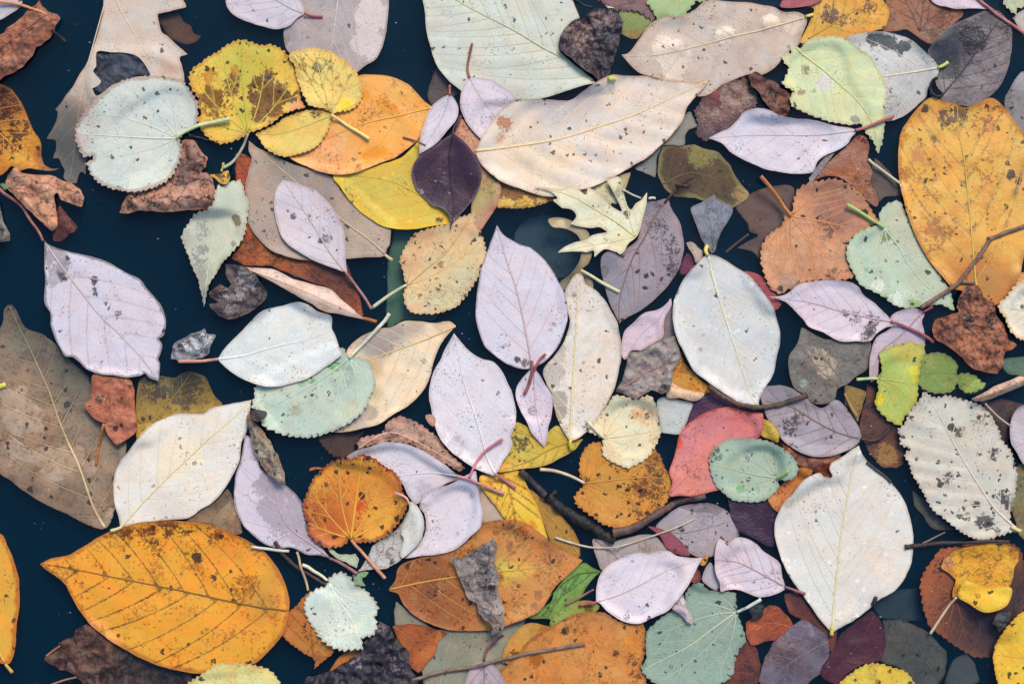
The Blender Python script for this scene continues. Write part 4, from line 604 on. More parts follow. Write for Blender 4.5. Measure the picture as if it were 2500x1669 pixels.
L('bright orange leaf with wet patches in the yellow cluster', 'B', '720,485 800,482 880,485 950,500 1020,530 1090,590 1140,650 1200,690* 1170,740 1140,800 1110,880 1050,940 950,1010 870,1040 790,1070 700,1105 600,1120 500,1105 400,1070 300,1020 250,980 300,850 450,700 600,560', '#f0ae48', nm='oval_leaf', o=4, rib='1192,688 1090,712 980,740 760,790 480,900 280,1005', n=6, va=46, vc='#eeb04c', vr=2.8, p=[(770, 612, 34, '#f29a10', 'h', 1), (880, 670, 50, '#f09c1c', 'h', .75), (940, 690, 30, '#f0940c', 'h', .9), (870, 970, 46, '#f49c08', 'h', 1), (800, 1010, 46, '#f49a08', 'h', 1), (900, 990, 40, '#f49c08', 'h', .9), (720, 1075, 30, '#b0601c', 'h', .8), (520, 960, 170, '#e8ae78', 's', .75), (830, 540, 120, '#f2b45c', 's', .6)], m=.3, mc='#e0964c', spots=[(.12, 3, '#9c6c3c')], ec='#c88a4c', ew=5, spec=.5, rough=.4)
L('pale yellow toothed leaf at the lower left of the orange leaf', 'B', '70,850 180,800 260,750 370,710 480,710 550,740* 530,830 490,900 440,950 350,985 260,1005 190,985 120,940 90,890', '#e2c968', nm='oval_leaf', o=5, ser=(4, 13), rib='545,738 400,800 250,850 85,860', n=5, va=40, vc='#dcc46c', m=.25, p=[(335, 722, 26, '#d89030', 'h', .8), (450, 700, 50, '#6c5c3c', 'h', .7), (200, 830, 60, '#d8c05c', 's')], spots=[(.10, 5, '#8c8050')])
L('pale yellow round leaf with black cracked veins and a cream stalk', 'B', '290,350 370,320 460,315 540,335 620,380 680,430 720,480 745,560 740,640 700,690 640,715 560,730* 500,700 440,690 400,670 360,580 330,500 320,430 285,380', '#e7d072', nm='round_leaf', o=6, ser=(4, 13), rib='545,730 500,560 440,340', vk='palm', pal=(-46, -22, 24, 48), vc='#dcc46c', p=[(640, 690, 50, '#f2dc20', 'h', 1), (600, 715, 30, '#f2dc20', 'h', 1), (470, 440, 34, '#8c8464', 'h', .6), (620, 560, 50, '#b8b070', 'h', .5), (560, 600, 40, '#b8b070', 'h', .4)], stalk='548,738 600,770 660,812 730,852 790,893', sc='#e0d88c', sr=4.8, vhc='#2c2818', vs=.8, vw=2.8, lift=1, ec='#d0a050', ew=7, m=.2, spots=[(.06, 6, '#3c3828')])
L('yellow-green round leaf with rusty brown blotches at upper left', 'A', '1545,255 1640,285 1720,290 1790,310 1830,345 1868,410 1900,470 1912,560 1925,640 1950,690 1880,710 1800,745 1740,790 1660,830 1590,850* 1540,880 1470,910 1400,918 1340,890 1300,850 1270,800 1265,760 1290,720 1270,690 1262,620 1225,570 1212,500 1230,440 1290,400 1340,360 1400,330 1430,300 1490,270', '#e2c44c', nm='round_leaf', o=5, ser=(6, 15), rib='1585,850 1560,650 1545,480 1545,265', vk='palm', pal=(-76, -52, -26, 28, 54), vc='#b8bc44', vr=2.6, p=[(1560, 400, 150, '#b4ba40', 's', .95), (1570, 700, 70, '#b8bc44', 's', .95), (1650, 330, 120, '#c2c048', 's', .8), (1480, 540, 80, '#8c4a1c', 'h', .66), (1380, 640, 130, '#a0581c', 'h', .68), (1330, 700, 60, '#b06c2c', 'h', .6), (1690, 560, 110, '#7c4018', 'h', .82), (1790, 600, 100, '#7c4018', 'h', .85), (1720, 690, 100, '#9c5424', 'h', .75), (1870, 620, 60, '#5c3018', 'h', .7), (1340, 480, 60, '#c8862c', 'h', .6), (1500, 450, 36, '#b87a2c', 'h', .7), (1900, 690, 60, '#d89a70', 's', .9), (1540, 860, 50, '#d89a60', 's', .6)], stalk='1588,858 1560,920 1515,1000 1445,1082', sc='#a8ac98', sr=4.5, spots=[(.35, 4, '#3c2414'), (.3, 3, '#6c3414')], ec='#b87a34', ew=6, m=.25, mc='#d8a848', lift=-.3)
L('brown curled leaf with cracked skin under the pale green round leaf', 'A', '1160,900 1240,900 1290,970 1330,1010 1325,1070 1290,1100 1330,1100 1360,1130 1385,1210 1380,1310 1330,1340 1200,1340 1050,1355 950,1345 850,1355 800,1365* 765,1360* 800,1300 830,1240 900,1180 1050,1100 1150,1000', '#c4937a', nm='curled_leaf', o=2, cr=1.3, crs=32, rg=[(860, 1290, 1350, 1260, 60, 3.6), (1200, 930, 1300, 1050, 40, 1.4)], m=.6, mc='#8a6056', crack=1.0, crackc='#3c2a2a', p=[(1180, 1080, 90, '#6c5450', 's', .85), (1240, 960, 50, '#a87c6c', 's')], spots=[(.15, 3, '#4c3430')])
L('pale mint grey round leaf with a pale stalk at upper left', 'A', '1000,490 1100,500 1170,520 1215,580 1260,640 1270,700 1265,780 1240,830 1180,860 1150,890* 1165,930 1165,1000 1140,1070 1110,1130 1050,1180 960,1220 870,1235 780,1220 680,1190 600,1140 560,1060 545,1040* 590,1020 600,995* 540,1000 510,960 485,890 490,810 530,740 570,690 640,620 720,560 800,520 900,500', '#d0d9d1', nm='round_leaf', o=5, ser=(6, 14), rib='1132,886 950,882 700,868 510,858', vk='palm', pal=(-82, -54, -28, 27, 54, 84), vc='#d8e0cc', vr=2.8, p=[(560, 740, 80, '#ccbfae', 's', .9), (520, 930, 70, '#c8b0a4', 's', .9), (760, 640, 80, '#bcb8b0', 'h', .35), (830, 700, 80, '#a8a6a4', 'h', .36), (680, 760, 60, '#aaa6a4', 'h', .36), (960, 880, 26, '#a8c89c', 'h', .6)], stalk='1132,886 1180,852 1240,824 1300,800 1390,782 1475,765', sc='#c8d8a8', sr=5.5, spots=[(.2, 3.8, '#4c5450')], ec='#a88874', ew=7, es=.7, lift=2.0, m=.12)
# --- left
L('big lilac-white leaf with grimy base and a long red stalk at the left', 'E', '285,130* 330,170 400,195 480,215 560,235 640,255 720,290 810,340 890,380 940,440 990,500 1035,560 1060,640 1055,710 1040,745 1010,760* 1035,800 1025,860 1010,890* 1025,930 1015,1035* 960,1010 930,980 900,1000 820,1005 740,995 640,985 560,955 510,910 470,880 420,875 390,830 350,740 330,680 325,600 290,545 285,500 295,400 290,300 290,220', '#d6d0dd', nm='oval_leaf', o=4, rib='285,140 410,320 520,460 620,590 770,740 900,880 1012,1025', n=6, va=46, vc='#c8b4b4', vr=3, p=[(360, 280, 100, '#9c98a0', 'h', .75), (330, 400, 70, '#a8a4aa', 'h', .7), (400, 370, 34, '#2c343c', 'h', .9), (440, 240, 30, '#a8c0c8', 'h', .5), (680, 540, 22, '#2c2a30', 'h', .9), (610, 375, 26, '#4c4448', 'h', .7), (620, 450, 36, '#4c4a50', 'h', .55), (730, 590, 50, '#6c686c', 'h', .42), (340, 600, 40, '#8a8488', 'h', .5), (640, 980, 60, '#a49eaa', 'h', .5)], stalk='285,140 245,75 190,0 140,-80 60,-145 0,-205 -60,-260', sc='#b07874', sc2='#8c5454', sr=4.6, spots=[(.10, 4, '#4c484e')], vs=.5, vhc='#a09498', ec='#5c5254', ew=5, es=.7, m=.15, lift=-.3, cr=.8)
L('dark grey-brown net-veined leaf fragment left of the white leaf', 'E', '1440,290 1520,290 1580,310 1640,350 1665,400 1705,465 1690,520 1640,570 1590,600 1520,630 1460,640 1400,615 1350,560 1340,540 1400,530* 1350,500 1335,470 1410,410 1460,440 1480,420* 1450,350', '#655a5a', nm='leaf_scrap', o=2, cr=1.5, crs=26, crack=.9, crackc='#241e22', p=[(1560, 400, 80, '#a89c9c', 'h', .55), (1500, 490, 90, '#a89c9c', 'h', .5), (1470, 590, 50, '#9c8c84', 'h', .5), (1400, 460, 50, '#54403c', 's')], m=.6, mc='#463c40', rag=2)
L('small ash grey leaf fragment with torn edges', 'E', '1095,890 1110,800 1170,770 1220,735 1270,720 1310,690 1335,730 1380,740 1360,800 1340,850 1290,890 1230,895 1160,920 1130,900', '#8e949e', nm='leaf_scrap', o=2, cr=1.2, crs=22, rag=3, crack=.8, p=[(1230, 810, 60, '#d0d2d4', 'h', .6), (1310, 780, 50, '#c8cacc', 'h', .5), (1160, 850, 50, '#5c626c', 'h', .5)], spots=[(.25, 3, '#3c4048')])
L('rusty brown spotted leaf with an orange stalk under the lilac-white leaf', 'E', '600,990 700,1000 820,1010 860,1070 865,1200 880,1280 875,1350 820,1400 755,1440* 700,1380 675,1310 690,1290* 660,1295 590,1250 550,1200 535,1170* 580,1150 590,1080', '#be7454', nm='lobed_leaf', o=2, d=.1, vs_=['672,1300 740,1200 800,1080 830,1020', '672,1300 760,1260 860,1200', '672,1300 690,1180 640,1040'], n2=3, vc='#a86044', p=[(640, 1060, 90, '#9c5c44', 's', .7), (655, 1145, 30, '#2c2424', 'h', .8)], spots=[(.3, 4.5, '#3a2624'), (.1, 8, '#2c2020')], m=.4, mc='#9c5c48', stalk='672,1300 655,1350 640,1400 622,1490 614,1566', sc='#c07a34', sc2='#6c4424', sr=4, cr=1.2)
L('cream white leaf with a yellowish patch at lower left', 'I', '1605,-245* 1590,-140 1575,-50 1545,30 1535,130 1505,200 1450,300 1380,390 1290,450 1200,510 1060,520 960,530 860,550 800,560 770,575* 760,500 735,420 725,330 735,230 770,150 820,90 880,10 970,-85 1050,-125 1150,-160 1290,-155 1350,-190 1450,-215 1540,-230', '#eae5da', nm='oval_leaf', o=4, rib='770,574 850,480 950,370 1080,240 1200,130 1330,5 1480,-120 1600,-240', n=8, va=42, vc='#e8dcae', vr=3.2, p=[(1120, 130, 110, '#f2e4c6', 'h', 1), (1230, 110, 90, '#f2e4c6', 'h', 1), (1070, 210, 60, '#f2e4c6', 'h', .9), (1100, 460, 120, '#dcd2ca', 's', .7), (1420, 160, 26, '#c8ac9c', 'h', .4)], stalk='785,562 750,578 712,588', sc='#d8d4a0', sr=5, spots=[(.10, 4, '#9c9490'), (.03, 5, '#5c5854')], m=.15, ec='#a89c90', ew=4)
L('lilac leaf folded lengthwise with a dark right half and red stalk', 'J', '-10,-20 40,0 80,100 95,190 180,250 270,310 340,380 370,440 390,560 430,640 490,700 540,765* 470,745 390,740 300,700 200,700 100,660 40,610 -10,560 -60,470 -75,380 -65,250 -30,130 -10,20', '#d4cddb', nm='oval_leaf', o=3, rib='540,763 400,660 290,580 220,470 180,330 95,195', n=6, va=36, vc='#c8a8ac', vr=2.8, p=[(180, 330, 110, '#a89ca8', 'h', 1), (260, 480, 140, '#aca0ac', 'h', 1), (140, 480, 75, '#aca0ac', 'h', .95), (350, 600, 90, '#b0a4b0', 'h', .9), (400, 700, 60, '#b4a8b4', 's', .8), (45, 128, 26, '#4c4c58', 'h', .4)], stalk='538,762 590,785 650,820 716,862', sc='#9c6868', sc2='#743c3c', sr=4.8, m=.12, spots=[(.08, 3.4, '#4c484e')], ec='#5c5258', ew=4, es=.6)
L('curled brown and cream strip of leaf lying on the folded lilac leaf', 'J', '35,-170 60,-110 110,-60 165,20 190,70 220,140 250,220 262,285* 200,280 150,230 100,170 70,100 45,20 25,-60 15,-130', '#a8957e', nm='curled_leaf', o=4, rg=[(40, -140, 240, 260, 40, 3.0)], cr=1.4, crs=30, m=.7, mc='#6c5a4c', p=[(110, 90, 45, '#d0beac', 'h', .7), (220, 240, 40, '#cfc0b0', 's', .8), (40, -130, 50, '#8a4a1c', 's', .7)], crack=.5, spots=[(.35, 3.6, '#3c342c')])
L('large golden orange leaf with dark veins at lower left', 'I', '258,800* 330,765 440,745 500,710 600,650 700,595 800,560 900,535 1000,525 1100,520 1220,530 1350,555 1450,590 1560,640 1660,700 1740,780 1800,880 1840,990 1850,1070 1830,1180 1790,1270 1720,1350 1640,1425 1500,1470 1280,1495 1150,1480 1000,1440 880,1390 750,1310 650,1240 560,1160 500,1080 450,990 420,930 360,880 290,830', '#eca424', nm='oval_leaf', o=5, rib='1850,1098 1650,1075 1400,1025 1150,970 900,920 650,870 400,820 265,801', n=8, va=48, vb=.0026, vc='#7c5c24', vr=2.6, vhc='#33291c', vs=.9, vw=3.0, p=[(1080, 560, 70, '#8c3a14', 'h', .66), (950, 570, 60, '#8c3a14', 'h', .58), (830, 600, 50, '#94441c', 'h', .6), (920, 640, 60, '#8c4418', 'h', .52), (1000, 700, 60, '#94501c', 'h', .5), (1400, 650, 70, '#a0440c', 'h', .55), (1180, 580, 60, '#7c3414', 'h', .55), (1330, 560, 60, '#8c3c14', 'h', .5), (620, 790, 40, '#a8601c', 'h', .55), (1560, 960, 90, '#a8681c', 'h', .52), (1700, 1050, 120, '#c4862c', 's', .8), (1240, 800, 90, '#c87c1c', 'h', .45), (1500, 700, 130, '#e08e1c', 's', .7), (1770, 850, 90, '#d0882c', 's', .7), (620, 1180, 80, '#dc9030', 's', .6), (950, 1180, 40, '#b0641c', 'h', .5)], spots=[(.13, 5, '#4c3820'), (.05, 10, '#33302c'), (.3, 3, '#a8741c')], m=.3, mc='#dc9020', ec='#a85c1c', ew=9, es=.65, spec=.45, rough=.42, grain=.12)
L('golden orange leaf cut by the left edge with its stalk pointing down', 'I', '-150,620 0,605 50,690 90,780 115,860 128,950 125,1080 110,1200 100,1330 70,1430 40,1440 0,1430 -150,1400 -250,1000', '#e0aa38', nm='oval_leaf', o=3, rib='45,1440 0,1370 -60,1100 -100,700', n=6, va=30, vc='#dcb450', vr=2.8, stalk='40,1436 58,1462 80,1494', sc='#c8ac4c', sr=5, ec='#b05c14', ew=10, es=.8, spots=[(.14, 4, '#6c4a24')], m=.35)
L('pale yellow-green round leaf at the bottom edge below the large orange leaf', 'I', '1200,1580 1240,1530 1300,1490 1390,1430 1480,1425 1600,1440 1690,1460 1750,1500 1790,1560 1800,1650 1700,1800 1400,1850 1250,1750', '#ddd68c', nm='round_leaf', o=6, ser=(6, 15), rib='1500,1840 1510,1700 1500,1440', vk='palm', vc='#d0c878', p=[(1480, 1425, 80, '#d0ac60', 'h', .45), (1290, 1528, 22, '#2c2c24', 'h', .9), (1620, 1440, 60, '#d4b46c', 's', .6)], spots=[(.10, 5, '#3c3c2c')], m=.2)
L('smooth white leaf with a pink stalk pointing left', 'F', '-178,892* -120,810 -30,720 80,610 150,570 250,548 330,530 400,545 470,590 550,620 550,690 580,760 600,820 618,862* 560,910 470,970 380,1020 280,1050 180,1068 70,1050 -30,1010 -118,950', '#e2e7e4', nm='oval_leaf', o=6, rib='-176,892 0,868 120,830 240,800 380,770 548,706', n=5, va=42, vb=.0035, vc='#e8ece8', vr=3.2, stalk='-176,892 -240,900 -300,905 -418,905', sc='#d8a090', sc2='#c88474', sr=5, m=.10, spots=[(.02, 3, '#5c605c')], puff=.7, lift=1.2)
L('pale green toothed leaf under the white leaf with a cream stalk', 'F', '610,815 660,870 720,885 785,905 815,970 828,1040 805,1110 775,1190 720,1255 630,1315 530,1360 430,1390 320,1385 220,1365 140,1320 110,1280 130,1240 80,1215 50,1190 60,1120 65,1060 200,1000 400,900 560,850', '#c2d4c2', nm='round_leaf', o=5, ser=(6, 16), rib='662,888 540,980 380,1080 90,1230', vs_=['662,888 600,1050 530,1330', '662,888 700,1000 720,1200', '662,888 620,1000 420,1230', '662,888 740,960 800,1020'], n=5, n2=3, vc='#cfe0c8', vr=2.6, p=[(650, 1190, 80, '#c0bc9c', 'h', .62), (310, 1225, 50, '#a8a484', 'h', .5), (600, 1000, 110, '#9cb0a4', 'h', .42), (560, 930, 60, '#6ca85c', 'h', .7), (360, 1040, 40, '#7cb06c', 'h', .6), (430, 1030, 30, '#6ca85c', 'h', .6), (420, 1130, 50, '#8ca494', 'h', .45), (600, 1330, 80, '#d0ccb8', 's', .7)], stalk='662,888 700,845 760,785 850,690 890,645 918,602', sc='#d4d8c0', sr=5.2, lift=1.2, spots=[(.2, 3.4, '#4c5c54')], m=.15, puff=.7)
L('cream and grey leaf behind the pale green toothed leaf', 'F', '1340,680* 1300,650 1200,660 1100,650 1010,650 930,690 850,700 750,740 670,800 640,870 700,950 760,1050 720,1180 640,1280 560,1350 640,1355 760,1330 860,1300 950,1240 1050,1180 1120,1110 1170,1020 1195,920 1220,850 1260,770', '#efdcbc', nm='oval_leaf', o=3, rib='1338,682 1200,745 1060,800 900,855 780,905 600,1000', n=7, va=50, vc='#dcc08c', vr=3, p=[(820, 780, 120, '#9c908c', 's', 1), (960, 730, 90, '#a0948f', 's', .95), (1080, 690, 60, '#b4a498', 's', .9), (880, 820, 60, '#a4968e', 'h', 1), (800, 950, 60, '#c8b078', 's', .9), (820, 1100, 50, '#c4bc8c', 's', .9), (720, 1300, 90, '#b0a49a', 's', 1), (800, 1230, 50, '#b8a898', 'h', .9), (1270, 690, 60, '#d8b89c', 's', .8), (1095, 1095, 16, '#4c4c50', 'h', .7)], b=[(700, 760, 100, -1.0)], m=.18, ec='#b89c78', ew=5, cr=.9, spots=[(.06, 3.4, '#8c7c6c')])
L('tan-orange speckled round leaf with a pale stalk in the middle', 'F', '1020,400 1000,320 985,260 1010,190 1060,110 1130,75 1230,45 1290,30 1330,0 1430,-30 1460,-55* 1470,30 1500,90 1525,170 1530,250 1500,300 1480,380 1440,440 1400,500 1340,560 1260,590 1180,605 1110,605 1050,590 1015,540 1010,470 1030,425*', '#dcc492', nm='round_leaf', o=3, ser=(5, 14), rib='1028,424 1150,320 1290,200 1455,-45', vk='palm', pal=(-60, -32, 30, 62, 88), vc='#c8ae7c', p=[(1100, 130, 110, '#d8ac7e', 's', .9), (1040, 280, 60, '#d4a478', 's', .9), (1400, 30, 90, '#dcb488', 's', .9), (1250, 500, 150, '#d0cca4', 's', .9), (1420, 380, 110, '#d2cca2', 's', .9), (1250, 290, 34, '#9c7450', 'h', .62), (1100, 590, 60, '#d8b494', 's', .7)], stalk='1028,420 980,445 920,482 860,525 810,562', sc='#d0ccac', sr=5, spots=[(.4, 3, '#8c6244'), (.15, 3.5, '#54463c')], m=.25, lift=-.3)
L('lilac leaf with dark specks and a hooked tip in the centre', 'G', '35,40* 80,105 160,150 250,185 330,250 390,330 440,420 475,500 485,620 470,700 430,800 380,870 330,915 270,945 200,955 130,935 70,905 0,850 -50,800 -85,700 -103,600 -93,480 -68,330 -23,200 10,110', '#d9d3df', nm='oval_leaf', o=6, rib='258,950 230,780 190,580 150,420 100,280 60,140 38,50', n=6, va=38, vc='#d0b4b4', vr=3.0, stalk='255,900 260,960 250,1010 235,1060 210,1112', sc='#a06460', sc2='#7c4844', sr=5, p=[(60, 800, 60, '#5c5450', 'h', .46), (130, 760, 50, '#6c6460', 'h', .36), (165, 895, 24, '#4c5c50', 'h', .8), (225, 925, 40, '#7c6058', 'h', .6), (60, 160, 60, '#c4bcc8', 's', .7), (400, 700, 40, '#a09498', 'h', .36)], spots=[(.07, 5, '#34343c')], m=.13, ec='#6c6068', ew=3, lift=.5)
L('pinkish white small leaf with a big water drop below the centre', 'G', '270,950 300,985 340,1050 380,1110 388,1180 380,1260 360,1330 355,1400 335,1450* 290,1400 250,1350 220,1280 180,1210 155,1130 160,1070 200,1010 240,965', '#ded2df', nm='oval_leaf', o=7, rib='272,952 275,1100 290,1250 333,1440', n=4, va=36, vc='#d0bcc8', stalk='274,965 285,930 310,890 345,858', sc='#a84c54', sr=3.8, m=.1, spots=[(.16, 2.6, '#9c6c7c')], lift=1.4)
L('white lilac leaf with a pale rib just below the centre', 'F', '1330,725* 1380,790 1440,850 1510,890 1580,910 1640,980 1680,1060 1710,1140 1725,1230 1715,1320 1690,1390 1700,1420 1680,1480 1640,1540 1610,1600 1590,1632* 1500,1600 1420,1560 1300,1465 1240,1395 1200,1290 1185,1200 1170,1130 1180,1040 1200,970 1240,900 1270,830 1310,760', '#dfdbe4', nm='oval_leaf', o=5, rib='1595,1622 1540,1520 1500,1370 1450,1210 1390,1030 1335,740', n=6, va=36, vc='#ebe6e4', vr=3.2, stalk='1590,1618 1620,1640 1660,1668 1720,1712', sc='#b87078', sr=5, p=[(1240, 1350, 60, '#c4bcc8', 'h', .6), (1330, 1480, 80, '#bcb4c0', 'h', .6), (1670, 1450, 50, '#ccc4d0', 's', .7)], m=.10, spots=[(.03, 3, '#6c686e')], fl=[dict(outline='1150,1250 1190,1245 1215,1280 1200,1320 1165,1290', c='#c89c84', part_label='small brown curled bit on the left margin', cr=1.0, crs=20)])
L('pinkish brown crumpled leaf beneath the centre lilac leaves', 'F', '900,1300 940,1265 1000,1250 1080,1280 1140,1330 1200,1360 1250,1430 1310,1500 1400,1580 1350,1600 1150,1480 1050,1425 900,1420 800,1440 720,1470 720,1410 760,1380 860,1370', '#cca38e', nm='curled_leaf', o=2, cr=1.3, crs=34, ser=(5, 15), m=.5, mc='#a47c6c', crack=.4, p=[(1050, 1430, 40, '#b05c24', 'h', .6), (1200, 1500, 40, '#a85c2c', 'h', .5)], spots=[(.25, 3.4, '#6c4c44')], rib='720,1460 950,1360 1380,1580', n=5)
L('brown leaf sunk in the dark water left of the crumpled pinkish leaf', 'F', '450,1390 560,1370 700,1360 760,1345 720,1400 690,1460 640,1530 560,1510 500,1450', '#70503e', nm='sunken_leaf', o=1, d=-2.5, ser=(5, 14), m=.6)
L('lilac leaf behind the orange round leaf with a long pink stalk', 'J', '650,130 700,80 800,50 870,25 960,25 1060,45 1140,80 1220,130 1290,180 1345,225* 1380,250 1320,270 1260,300 1200,330 1130,390 1090,420 1040,370 1010,300 960,240 900,200 780,160', '#dad4df', nm='oval_leaf', o=4, rib='1352,236 1200,220 1080,225 960,240 800,220', n=6, va=40, vc='#e2dce0', vr=3, stalk='1350,235 1400,248 1450,265 1560,318 1650,352', sc='#cc9494', sc2='#b87074', sr=4.8, p=[(1130, 310, 60, '#beb4c2', 'h', .6), (1150, 370, 60, '#b8aebc', 's', .8), (720, 90, 60, '#c0b8c4', 's', .7)], m=.12, lift=.8, cup=.8)
L('white lilac leaf with a thin pink stalk right of the orange round leaf', 'J', '1390,240 1470,200* 1480,280 1495,390 1510,480 1500,560 1450,610 1390,670 1310,720 1220,740 1120,750 1015,765* 1080,710 1130,640 1150,560 1140,480 1110,440 1130,380 1200,320 1300,290', '#dfd8e3', nm='oval_leaf', o=5, rib='1425,245 1380,330 1320,420 1230,540 1030,755', n=5, va=34, vc='#e8e0e6', vr=2.8, stalk='1428,245 1450,195 1475,145 1530,80 1590,35 1640,2', sc='#c47888', sr=4.2, m=.1, spots=[(.03, 3, '#6c6870')], lift=1.6)
L('greenish white leaf folded over beside the orange round leaf', 'J', '1060,400 1110,450 1135,500 1140,570 1120,650 1060,710 1000,760 960,790 900,830 830,835 720,845* 770,770 790,720 810,680 850,650 900,620 970,570 1010,520 1040,450', '#c8c4bf', nm='curled_leaf', o=6, rib='1048,420 1000,560 880,730 730,842', n=5, va=36, vc='#d4cec8', p=[(1000, 560, 50, '#8c7c6c', 'h', .4)], stalk='1048,415 1035,380 1005,358 950,342', sc='#d8a89c', sr=3.8, m=.3, spots=[(.1, 3.4, '#6c6868')], lift=1.5, fl=[dict(outline='1050,400 1080,412 1115,455 1136,510 1140,570 1115,650 1060,715 1000,760 990,720 1010,640 990,600 1030,500 1045,450', c='#dadcd4', part_label='lighter folded-over margin', m=.15, cr=.5, rg=[(1090, 460, 1100, 640, 30, 1.2)])])
L('orange round leaf with black dots and yellow ribs near the bottom', 'J', '750,100 820,120 880,170 950,210 990,270 1000,330 1035,400 1030,440 1000,500 960,560 900,620 830,655 760,665 700,670 660,640* 640,670 590,690 530,695 470,670 410,620 390,540 375,470 370,400 400,330 430,260 480,210 540,150 620,130 690,125', '#df942e', nm='round_leaf', o=7, ser=(6, 13), rib='672,640 700,430 745,115', vk='palm', pal=(-84, -56, -28, 30, 58), vc='#e6b444', vr=3.2, p=[(520, 450, 180, '#cc6a20', 's', .9), (440, 590, 110, '#a8501c', 's', .9), (560, 560, 90, '#b4581c', 's', .8), (900, 560, 130, '#e2b040', 's', .9), (990, 430, 80, '#dcae4c', 's', .8), (470, 270, 80, '#e0a83c', 's', .7), (900, 260, 110, '#d8762c', 's', .7), (740, 430, 60, '#c8400c', 'h', .55), (800, 470, 50, '#e0980c', 'h', .6), (770, 120, 50, '#7c3420', 'h', .66), (880, 180, 50, '#84381c', 'h', .6), (600, 150, 50, '#8c4420', 'h', .5), (400, 560, 40, '#7c3a18', 'h', .6)], stalk='676,646 700,678 740,722 830,822 890,893', sc='#dcaa90', sc2='#c88468', sr=5, spots=[(.75, 6.5, '#241c1c'), (.3, 4, '#3c2018')], peppr=.4, ec='#84381c', ew=7, es=.7, m=.25, puff=.6, lift=.4)
L('short orange stalk end poking out left of the orange round leaf', 'J', '405,205 412,190 440,184 490,188 492,196 450,196 420,206', '#c87838', nm='leaf_stalk', cat='stalk', o=4, rg=[(410, 195, 490, 192, 10, .8)])
L('pale mint toothed leaf with a cream stalk at the bottom', 'J', '525,905* 560,870 620,855 670,880 700,930 760,960 800,1000 840,1050 850,1090 830,1130* 845,1180 820,1240 760,1255 745,1260* 755,1330* 690,1335 620,1340 540,1310 470,1250 420,1180 385,1110 380,1060 400,1000 450,960 520,930', '#cfdbd0', nm='oval_leaf', o=6, ser=(6, 15), rib='524,908 590,1030 680,1160 752,1325', vs_=['526,912 515,1050 510,1200', '526,912 620,1000 820,1080', '560,970 640,1060 800,1190', '526,912 560,1080 620,1310'], n=3, n2=2, vc='#e2ecde', vr=2.8, stalk='524,905 480,872 430,842 400,818 365,804', sc='#dcdcb8', sr=5, p=[(800, 1130, 50, '#b8c4bc', 'h', .4), (430, 1060, 36, '#a8d0b0', 'h', .5)], spots=[(.16, 4, '#3c4444')], ec='#a09478', ew=4, m=.1, lift=2)
L('orange-brown leaf with dark scratches under the pale mint leaf', 'J', '430,970 380,1000 330,1060 280,1100 200,1150 210,1200 250,1270 290,1310 360,1360 440,1410 440,1465* 480,1430 530,1390 575,1340 600,1250 560,1150 480,1020', '#c27c30', nm='leaf', o=4, ser=(4, 13), rib='440,1460 420,1250 420,985', n=5, va=44, vc='#a8641c', vhc='#33241c', vs=.8, m=.5, mc='#9c5c24', p=[(400, 1250, 80, '#33241c', 'h', .42), (520, 1350, 80, '#b08434', 's', .8), (460, 1430, 50, '#7c5430', 's', .7)], cr=1.0, spots=[(.2, 4, '#33241c')])
L('pale green torn scrap floating above the mint leaf stalk', 'J', '530,705* 600,740 640,738 660,742 700,735 705,750 720,770 710,830* 660,800 590,770 560,735', '#bcd0b8', nm='leaf_scrap', o=3, rag=2.5)
L('green ragged scrap beside the tip of the red-brown stalk', 'J', '680,870 740,850 785,855 770,880 740,890 765,940 700,930 690,900', '#98b894', nm='leaf_scrap', o=3, rag=3)
L('black crumpled leaf with grey highlights at the bottom', 'J', '860,1150 930,1200 960,1260 1020,1320 1050,1400 1060,1480 1100,1530 1050,1620 380,1620 400,1520 480,1490 560,1480 640,1410 720,1350 770,1280 830,1230', '#423c46', nm='curled_leaf', o=2, d=-.2, cr=2.2, crs=30, rag=4, m=.7, mc='#24222c', p=[(960, 1420, 50, '#8a7e86', 'h', .55), (700, 1420, 60, '#8c848c', 'h', .45), (860, 1200, 40, '#7a7078', 'h', .55), (640, 1480, 60, '#7c747c', 'h', .45), (880, 1320, 60, '#6c6470', 'h', .45), (940, 1290, 36, '#16120f', 'h', .8)], crack=.7, crackc='#101014', b=[(520, 1560, 150, -1.5), (850, 1470, 110, -1.0)], rough=.35, rg=[(840, 1180, 1000, 1420, 36, 1.5), (640, 1440, 800, 1330, 36, 1.3)])
L('tan leaf under the edge of the yellow leaf with dark veins', 'J', '1495,260 1560,300 1600,390 1650,460 1690,520 1600,540 1510,540 1490,400', '#bcaa9a', nm='leaf', o=1)
L('yellow leaf with a black cracked rib under the pink stalks', 'K', '-70,240 50,215 165,205 210,270 250,350 290,430 330,540 360,640* 280,600 200,560 150,540 100,520 50,470 20,420 -50,340 -75,290', '#e8be38', nm='oval_leaf', o=3, rib='70,215 110,330 135,420 152,530', n=4, va=40, vc='#b48c24', vhc='#2c2418', vs=.85, vw=3.4, p=[(20, 260, 60, '#b87c08', 'h', .55), (260, 560, 40, '#e08c0c', 'h', .7), (160, 520, 40, '#e0980c', 'h', .5)], m=.3, mc='#e8b030', spots=[(.12, 4, '#8c6c24')])
